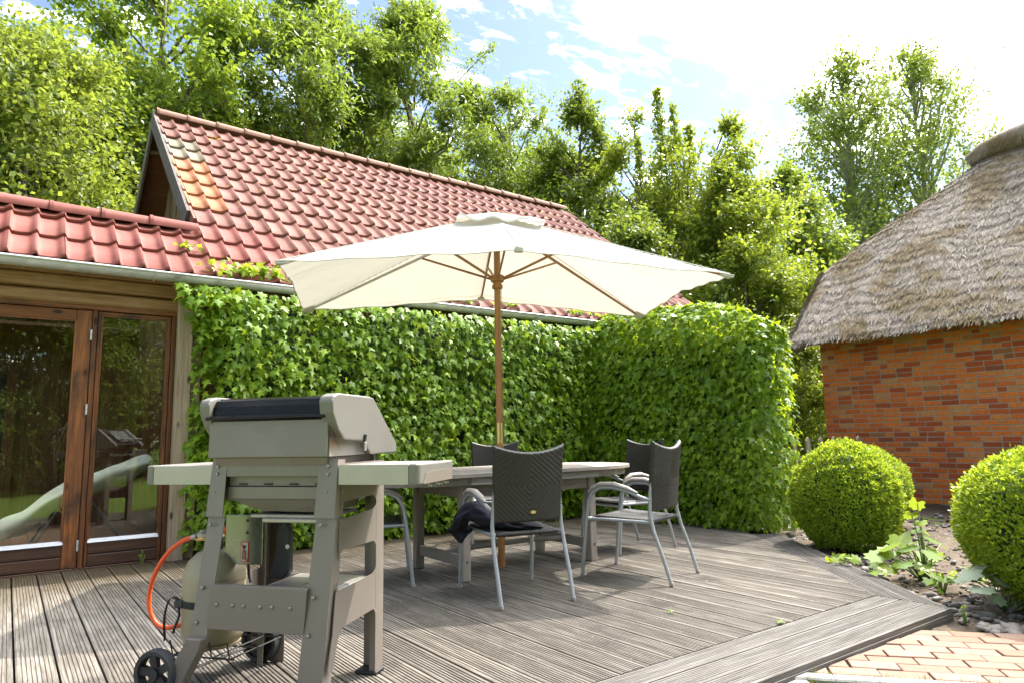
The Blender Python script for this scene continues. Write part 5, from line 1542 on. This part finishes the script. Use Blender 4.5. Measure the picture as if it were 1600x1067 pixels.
# ------------------------------------------------------------------ clipped box balls
def box_ball(label, c, rx, rz, n, seed):
    rg = np.random.default_rng(seed)
    t_ = empty('box_ball', (c[0], c[1], GZ), 0, label, 'box bush', 'clipped box balls')
    v = unit(rg.normal(size=(n, 3))); v = v[v[:, 2] > -.86]; n = len(v)
    q = v*2.1
    lump = 1 + .065*np_noise(q, seed, 3, 1.2) + .026*np_noise(q, seed+1, 2, 6.0)
    r_ = lump - np.abs(rg.normal(size=n))*.035 + np.where(rg.random(n) < .07, .085*rg.random(n)**2, 0)
    P = v*np.array([rx, rx, rz])*r_[:, None]; P[:, 2] += rz*.90 + .0
    N = unit(v/np.array([rx, rx, rz]))
    tip = N*.8 + np.array([0, 0, .45]) + rg.normal(size=(n, 3))*.65; nr = N + np.array([0, 0, .3]) + rg.normal(size=(n, 3))*.6
    Rm = frames(tip, nr); S = rg.uniform(.020, .036, n)
    V, F = scatter(ROUND*np.array([.62, 1, 1]), ROUNDF, P, Rm, S)
    link('foliage', np_mesh('foliage', V, [F], M['box']), t_, kind='stuff')
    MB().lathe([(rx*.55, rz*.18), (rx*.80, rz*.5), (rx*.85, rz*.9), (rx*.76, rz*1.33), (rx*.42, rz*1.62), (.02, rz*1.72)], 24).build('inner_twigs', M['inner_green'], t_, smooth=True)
    MB().tube([(0, 0, -.05), (.01, 0, .3)], .03, 7).build('stem', M['woody'], t_)
box_ball('large clipped box ball beside the ivy screen at the deck edge', (6.42, 3.44), .475, .515, 34000, 301)
box_ball('small darker box ball half hidden behind the larger one by the brick wall', (8.06, 4.05), .44, .47, 13000, 302)
box_ball('big sunny box ball cut off by the right side of the picture', (5.36, 1.42), .64, .535, 48000, 303)

# ------------------------------------------------------------------ trees
def tree(name, label, loc, H, W, base, lmat, bmat, seed, leaf=LEAF, leafF=LEAFF, nblob=46, ntwig=60, nleaf=13, ls=(.09, .16), shape=1.0, upright=.35, blob_r=.16, trunk_r=None, lean=0, nlimb=True, twl=1.0, s0f=.40, group='trees behind the houses', multi=1):
    rg = np.random.default_rng(seed)
    t_ = empty(name, (loc[0], loc[1], GZ), 0, label, 'tree', group)
    tr_ = trunk_r or H*.013
    mb = MB(); bl = []
    tops = []
    for m_ in range(multi):
        oa = 2*pi*m_/max(1, multi) + .7; sp = W*.16*(multi > 1)
        tx, ty = math.cos(oa)*sp, math.sin(oa)*sp
        pts = []; 
        for j in range(9):
            f = j/8; pts.append((tx*f*1.6 + lean*f*f*H*.1 + rg.normal()*W*.015*f, ty*f*1.6 + rg.normal()*W*.015*f, f*H*(.90 if m_ == 0 else .78)))
        mb.tube(pts, [tr_*(1-.88*j/8)*(1 if multi == 1 else .7) + .01 for j in range(9)], 7); tops.append(pts)
    P_all = []; T_all = []
    for b in range(nblob):
        f = base + (1-base)*(b+.5)/nblob; f = min(.985, max(base, f + rg.normal()*.02))
        u = (f-base)/(1-base)
        env = W/2*(math.sin(pi*min(1, (u**shape)*.93+.07))**.75 if shape > 0 else 1)
        env = max(env, W*.05)
        a = rg.uniform(0, 2*pi); rr = env*math.sqrt(rg.uniform(.02, 1))*.92
        pts = tops[b % multi]; jj = min(7.99, max(0, f*.80/ .90*8)); j0 = int(jj); fr_ = jj-j0
        tp = np.array(pts[j0])*(1-fr_) + np.array(pts[j0+1])*fr_
        axis_f = np.array(pts[min(8, int(f*8.8))]) if f*8.8 < 9 else np.array(pts[8])
        c = np.array([axis_f[0] + math.cos(a)*rr, axis_f[1] + math.sin(a)*rr, f*H])
        st_ = np.array(tp); st_[2] = max(H*base*.5, c[2] - rr*(.55+upright) - H*.02)
        jf = min(7.99, st_[2]/(H*.90)*8); st_[:2] = np.array(pts[int(jf)])[:2]
        mid = (st_+c)/2 + np.array([0, 0, -rr*.10]) + rg.normal(size=3)*rr*.08
        if nlimb:
            mb.tube([st_, mid, c], [max(.010, tr_*.33*(1-u*.5)), max(.008, tr_*.2), .006], 5, False)
        ntw = max(6, int(ntwig*1.25*min(1.0, .25 + .95*env/(W/2))))
        br = W*blob_r*rg.uniform(.7, 1.25)*min(1.0, .45 + .75*env/(W/2))
        out_ = np.array([math.cos(a), math.sin(a), upright*1.3])
        d = unit(rg.normal(size=(ntw, 3)) + out_*.75)
        L = br*rg.uniform(.55, 1.35, ntw)*twl
        s0 = c + unit(rg.normal(size=(ntw, 3)))*br*s0f*2*rg.random((ntw, 1))
        t = np.linspace(.08, 1, nleaf)
        bend = np.array([0, 0, -.25])*0 + np.array([0, 0, upright*.5])
        Pt = s0[:, None, :] + (d[:, None, :]*t[None, :, None] + bend*(t[None, :, None]**2)*.5)*L[:, None, None]
        P_all.append(Pt.reshape(-1, 3)); T_all.append(np.repeat(d, nleaf, 0))
        if b % 2 == 0:
            for k in range(0, ntw, 12):
                mb.tube([c, Pt[k, nleaf//2], Pt[k, -1]], [.007, .005, .002], 3, False)
    P = np.concatenate(P_all); Td = np.concatenate(T_all); n = len(P)
    P = P + rg.normal(size=(n, 3))*.035
    ok = P[:, 2] > .05; P, Td = P[ok], Td[ok]; n = len(P)
    tip = Td*.55 + rg.normal(size=(n, 3))*.75 + np.array([0, 0, -.22]); nr = np.array([0, 0, .9]) + rg.normal(size=(n, 3))*.6 + Td*.25
    S = rg.uniform(ls[0], ls[1], n)*.94
    V, F = scatter(leaf, leafF, P, frames(tip, nr), S)
    mb.build('trunk', bmat, t_, smooth='all')
    link('crown', np_mesh('crown', V, [F], lmat), t_)
    return t_
TL = []
def T(*a, **k):
    o = tree(*a, **k); TL.append(o); return o
T('hawthorn_tree', 'olive green bushy tree at the left above the low red ridge', (0.0, 15.0), 8.6, 6.4, .03, M['hawthorn'], M['bark'], 1, nblob=72, ntwig=70, nleaf=12, ls=(.085, .15), shape=.75, blob_r=.15, twl=1.1)
T('birch_tree', 'tall bright yellow-green tree rising behind the steep gable', (2.6, 19.0), 14.8, 7.4, .12, M['birch'], M['bark'], 2, nblob=84, ntwig=60, nleaf=12, ls=(.12, .21), shape=.9, blob_r=.13, upright=.3)
T('ash_tree', 'big feathery ash tree behind the middle of the tiled roof', (6.5, 18.2), 14.4, 6.8, .10, M['ash'], M['bark'], 3, leaf=NARROW, nblob=78, ntwig=60, nleaf=14, ls=(.14, .25), shape=.85, blob_r=.13)
T('ash_tree', 'tall ash tree with dark seed clusters and bare limb to its right', (10.1, 18.9), 15.6, 6.4, .10, M['ash'], M['bark'], 4, leaf=NARROW, nblob=74, ntwig=58, nleaf=14, ls=(.14, .25), shape=.8, blob_r=.135)
T('ash_tree', 'lower ash tree left of the gap of blue sky', (12.2, 16.6), 11.9, 6.6, .06, M['ash'], M['bark'], 5, leaf=NARROW, nblob=66, ntwig=54, nleaf=13, ls=(.12, .22), shape=.75, blob_r=.14)
T('alder_tree', 'dark pointed tree with a side branch against the blue sky', (12.5, 13.5), 10.6, 5.4, .04, M['dense'], M['bark'], 6, nblob=66, ntwig=50, nleaf=12, ls=(.10, .17), shape=.6, blob_r=.13, upright=.5)
T('hornbeam_tree', 'bright tree with upright spiky shoots', (14.0, 11.5), 9.3, 5.0, .03, M['hornbeam'], M['bark'], 7, nblob=64, ntwig=54, nleaf=13, ls=(.09, .15), shape=.62, blob_r=.14, upright=.9, multi=3)
T('hornbeam_tree', 'yellow-green bushy tree left of the thatched house', (13.6, 9.3), 7.3, 4.4, .02, M['hornbeam'], M['bark'], 8, nblob=62, ntwig=54, nleaf=12, ls=(.09, .15), shape=.62, blob_r=.15, upright=.6)
T('alder_tree', 'dark green tree behind the corner of the thatched roof', (17.6, 10.6), 8.6, 4.6, .03, M['dense'], M['bark'], 9, nblob=56, ntwig=52, nleaf=12, ls=(.11, .18), shape=.7, blob_r=.15, upright=.4)
T('poplar_tree', 'left of two airy poplars above the thatched roof', (29.8, 14.6), 18.0, 8.0, .12, M['poplar'], M['bark_pale'], 10, leaf=ROUND*np.array([.9, .9, 1]), leafF=ROUNDF, nblob=170, ntwig=22, nleaf=8, ls=(.13, .21), shape=.75, blob_r=.085, twl=1.5, s0f=.9, upright=.8)
T('poplar_tree', 'taller right poplar above the thatched roof', (33.7, 13.2), 19.3, 8.6, .12, M['poplar'], M['bark_pale'], 11, leaf=ROUND*np.array([.9, .9, 1]), leafF=ROUNDF, nblob=170, ntwig=20, nleaf=8, ls=(.13, .21), shape=.7, blob_r=.08, twl=1.5, s0f=.9, upright=.9)
T('hazel_bush', 'light green bush in the gap between ivy screen and brick wall', (11.6, 7.4), 3.1, 2.3, .02, M['hornbeam'], M['bark'], 12, nblob=34, ntwig=46, nleaf=10, ls=(.06, .11), shape=.6, blob_r=.16, trunk_r=.04, multi=3)
T('hawthorn_tree', 'shrubby tree close behind the right end of the tiled roof', (11.3, 10.6), 6.0, 4.6, .02, M['dense'], M['bark'], 13, nblob=64, ntwig=56, nleaf=12, ls=(.08, .14), shape=.6, blob_r=.15)
T('hawthorn_tree', 'shrubby tree low behind the parasol and ivy screen', (12.6, 8.6), 4.9, 3.8, .02, M['hornbeam'], M['bark'], 14, nblob=56, ntwig=54, nleaf=12, ls=(.07, .12), shape=.55, blob_r=.16)
T('alder_tree', 'dark tree filling the gap between the ash trees', (12.4, 22.5), 13.2, 7.6, .04, M['dense'], M['bark'], 15, nblob=64, ntwig=48, nleaf=11, ls=(.16, .26), shape=.7, blob_r=.15)
T('alder_tree', 'dark tree far behind the bright tree and the gable', (4.4, 22.5), 12.4, 8.4, .03, M['dense'], M['bark'], 16, nblob=64, ntwig=48, nleaf=11, ls=(.16, .26), shape=.7, blob_r=.15)
T('hawthorn_tree', 'dark bushy tree low behind the left end of the roof', (-2.2, 17.4), 9.6, 8.4, .02, M['hawthorn'], M['bark'], 17, nblob=60, ntwig=46, nleaf=11, ls=(.12, .19), shape=.6, blob_r=.15)
T('alder_tree', 'dark tree far behind the hornbeams', (19.5, 15.0), 9.2, 6.5, .02, M['dense'], M['bark'], 18, nblob=56, ntwig=46, nleaf=11, ls=(.14, .22), shape=.65, blob_r=.15)
T('alder_tree', 'dark tree behind the gap left of the pointed tree', (15.6, 19.2), 11.6, 8.0, .03, M['ash'], M['bark'], 19, nblob=64, ntwig=46, nleaf=11, ls=(.14, .23), shape=.65, blob_r=.15)
T('ash_tree', 'ash tree far back between the two big ash trees', (9.6, 23.8), 14.2, 7.6, .05, M['ash'], M['bark'], 20, leaf=NARROW, nblob=64, ntwig=46, nleaf=12, ls=(.18, .30), shape=.7, blob_r=.15)
T('alder_tree', 'dark green tree between the pointed tree and the spiky one', (16.4, 14.6), 9.0, 5.6, .03, M['dense'], M['bark'], 21, nblob=56, ntwig=46, nleaf=11, ls=(.12, .20), shape=.65, blob_r=.15)
# upright shoots of the spiky tree, side branch of the pointed one
def shoots(parent, lst, mat, seed):
    rg = np.random.default_rng(seed); Ps = []; mb = MB(); ctr = np.array(parent.location)
    for (a, b, n, w) in lst:
        a = np.array(a) - ctr; b = np.array(b) - ctr
        t = rg.random(n)**.85; wv = w*(1.1-t)[:, None] + .05
        Ps.append(a + (b-a)*t[:, None] + rg.normal(size=(n, 3))*wv*.5)
        mb.tube([a, (a+b)/2 + rg.normal(size=3)*.04, b], [.03, .02, .006], 5)
    P = np.concatenate(Ps); n = len(P)
    V, F = scatter(LEAF, LEAFF, P, frames(rg.normal(size=(n, 3)) + [0, 0, .3], rg.normal(size=(n, 3))*.7 + [0, 0, .8]), rg.uniform(.08, .14, n))
    link('shoot_leaves', np_mesh('shoot_leaves', V, [F], mat), parent, kind='stuff'); mb.build('shoot', M['bark'], parent, smooth='all')
hb = TL[6]
shoots(hb, [((13.75, 11.6, 5.5), (13.62, 11.65, 10.3), 1700, .42), ((14.3, 11.3, 5.5), (14.38, 11.25, 9.3), 1200, .36), ((13.35, 12.0, 5.2), (13.2, 12.05, 8.9), 1000, .34), ((14.65, 10.9, 5.2), (14.82, 10.8, 8.3), 900, .32), ((14.1, 11.5, 5.5), (14.05, 11.5, 9.9), 1000, .34), ((14.95, 10.6, 5.2), (15.12, 10.45, 7.7), 700, .30)], M['hornbeam'], 71)
shoots(TL[5], [((12.7, 13.3, 8.2), (13.65, 12.45, 9.25), 150, .16), ((12.5, 13.5, 9.2), (12.45, 13.5, 11.0), 260, .34), ((12.4, 13.6, 8.5), (11.75, 14.2, 9.7), 140, .22)], M['dense'], 72)
shoots(TL[3], [((10.8, 18.4, 12.0), (12.4, 17.6, 14.1), 420, .7)], M['ash'], 73)
# trees behind the viewer that show in the door glass
for (src, x, y, rz, lab) in ((0, -1.2, -8.5, 1.0, 'olive bushy tree standing on the lawn across from the glazed doors'), (2, 3.6, -11.0, 2.0, 'feathery ash tree on the lawn behind the viewer'), (1, -5.5, -12.0, .6, 'bright yellow-green tree at the far left of the lawn'), (12, .9, -6.2, 2.2, 'low dark shrubby tree on the lawn nearest the doors'), (16, 6.8, -15.0, .4, 'wide olive tree at the far end of the lawn')):
    c = copy_tree(TL[src]); c.location = (x, y, GZ); c.rotation_euler = (0, 0, rz)
    c['label'] = lab; c['group'] = 'trees on the lawn reflected in the glass'

# ------------------------------------------------------------------ small plants
def palm_leaf(n=7, r=1.0):
    pts = [(0, 0, 0)]
    for k in range(n*2+1):
        a = R(-150) + R(300)*k/(n*2) + pi/2; q = r*(1.0 if k % 2 else .74); pts.append((math.cos(a)*q*.9, .18+math.sin(a)*q*.9, -.12*q*abs(math.cos(a)) + .05*(k % 2)))
    return np.array(pts), np.array([(0, i, i+1) for i in range(1, n*2+1)])
PT, PF = palm_leaf()
def leafy(name, label, cat, base, items, lmat, stem_h, seed):
    rg = np.random.default_rng(seed)
    t_ = empty(name, (base[0], base[1], GZ), 0, label, cat)
    for i, (dx, dy, dz, s) in enumerate(items):
        mb = MB(); mb.tube([(dx*.15, dy*.15, .0), (dx*.45, dy*.45, dz*.65), (dx, dy, dz)], [.006, .005, .004], 6); mb.build('stalk', M['stem'], t_, smooth='all')
        me = np_mesh('leaf', PT*np.array([1, 1, 1])*s, [PF], lmat)
        o = link('leaf', me, t_)
        tip = np.array([[dx + rg.normal()*.1, dy + rg.normal()*.1, -.10]]); nr = np.array([[rg.normal()*.35, rg.normal()*.35 - .1, 1.0]])
        m = Matrix(frames(tip, nr)[0].T.tolist()).to_4x4(); m.translation = (dx, dy, dz); o.matrix_basis = m
leafy('hollyhock_seedling', 'tall yellow-green young hollyhock between the two box balls', 'plant', (5.58, 2.44), [(-.22, .14, .22, .11), (-.10, .12, .31, .12), (-.30, .02, .16, .10), (-.02, .10, .24, .10), (.06, -.02, .30, .085), (.02, .02, .56, .07), (-.03, .05, .48, .07), (.10, -.06, .20, .07), (-.14, -.05, .13, .085), (.15, .05, .34, .06), (.0, .0, .42, .06), (-.2, .22, .12, .09), (-.34, .16, .20, .11), (-.26, .10, .27, .12), (-.16, .02, .25, .11), (-.05, -.06, .22, .10), (.08, .08, .26, .09), (-.38, .08, .13, .09), (-.12, .2, .18, .1), (.12, .02, .14, .08), (.2, -.04, .24, .07), (.0, .02, .36, .08)], M['mallow'], .5, 401)
leafy('hollyhock_seedling', 'pale downy leafed plant on the gravel in front of the big box ball', 'plant', (5.0, 1.74), [(-.20, .10, .24, .085), (-.08, .10, .26, .08), (-.26, .02, .17, .085), (.02, .05, .30, .07), (.04, -.04, .19, .075), (.15, -.08, .20, .05), (-.10, -.02, .20, .07), (.26, -.14, .12, .06), (.36, -.2, .06, .06), (-.14, .14, .20, .09), (-.02, .02, .24, .085), (.08, .04, .25, .075), (.2, -.1, .16, .07), (.3, -.14, .10, .08), (-.2, -.02, .12, .07)], M['grey_leaf'], .3, 402)
leafy('weed_seedling', 'tiny reddish green seedling at the tip of the deck corner', 'plant', (4.50, 1.78), [(.0, .0, .10, .022), (-.02, .01, .08, .020), (.02, -.01, .06, .018)], M['mallow'], .1, 403)
leafy('weed_seedling', 'small yellow-green weed at the foot of the brown door', 'plant', (1.03, 6.96), [(.0, .0, .17, .022), (-.02, -.02, .14, .020), (.02, -.01, .13, .018)], M['mallow'], .1, 404)
for i, (x, y, lab) in enumerate(((5.95, 2.62, 'small leafy green weed on the gravel between the box balls'), (5.25, 2.20, 'low green weed on the gravel beside the deck corner'), (5.45, 3.05, 'low green weed by the deck edge under the left box ball'))):
    rr = random.Random(900+i)
    leafy('weed_seedling', lab, 'plant', (x, y), [(rr.uniform(-.14, .14), rr.uniform(-.14, .14), rr.uniform(.03, .14), rr.uniform(.03, .06)) for _ in range(14)], M['mallow'], .1, 500+i)
# grass at the near corner and along the lawn edge
rg = np.random.default_rng(77)
n = 26000
a = rg.uniform(-.6, 2.6, n); b = 3.545 - rg.random(n)**1.3*1.5
P = np.stack([PA[0]*a + PB[0]*b, PA[1]*a + PB[1]*b, np.full(n, GZ-.02)], 1); P = P[P[:, 1] < 1.855]; n = len(P)
BL = np.array([(-.5, 0, 0), (.5, 0, 0), (.25, .6, .0), (0, 1, .12)]); s = rg.uniform(.03, .065, n)
tip = np.c_[rg.normal(size=(n, 2))*.55, np.ones(n)]
V, F = scatter(BL, [[0, 1, 2, 3]], P, frames(tip, np.c_[rg.normal(size=(n, 2)), rg.normal(size=n)*.2]), np.stack([rg.uniform(.002, .004, n), s, s], 1))
link('grass', np_mesh('grass', V, [F], M['blade']), kind='stuff')
# fallen leaves on the boards
for i, (x, y, s, lab) in enumerate(((3.24, 2.85, .045, 'yellow-green fallen leaf in the middle of the sunny boards'), (3.53, 2.32, .055, 'curled green fallen leaf lying on the near border board'), (4.05, 4.05, .03, 'small yellow leaf lying between chair legs on the deck'), (5.45, 4.5, .04, 'yellow leaf lying near the ivy screen on the deck'))):
    o = link('fallen_leaf', np_mesh('fallen_leaf', IVY*np.array([1, 1, 2.2])*s + np.array([0, 0, .012]), [IVYF], M['mallow'])); o.location = (x, y, .003); o.rotation_euler = (R(8), R(-6), i*1.7)
    tag(o, lab, 'leaf')
# picket fence in the gap behind the box ball
fe = empty('picket_fence', (0, 0, 0), 0, 'short weathered picket fence between the ivy screen and the brick house', 'fence')
for k in range(9):
    x = 7.25 + .26*k; y = 5.02 - .03*k
    MB().prism([(-.045, 0), (.045, 0), (.045, .98), (.0, 1.03), (-.045, .98)], -.011, .011, 'xz').build('picket', M['picket'], fe, bevel=.003).location = (x, y, GZ)
for z in (.25, .75):
    MB().bar((7.1, 5.06, GZ+z), (9.5, 4.80, GZ+z), .03, .06).build('fence_rail', M['picket'], fe)
bpy.context.view_layer.update()
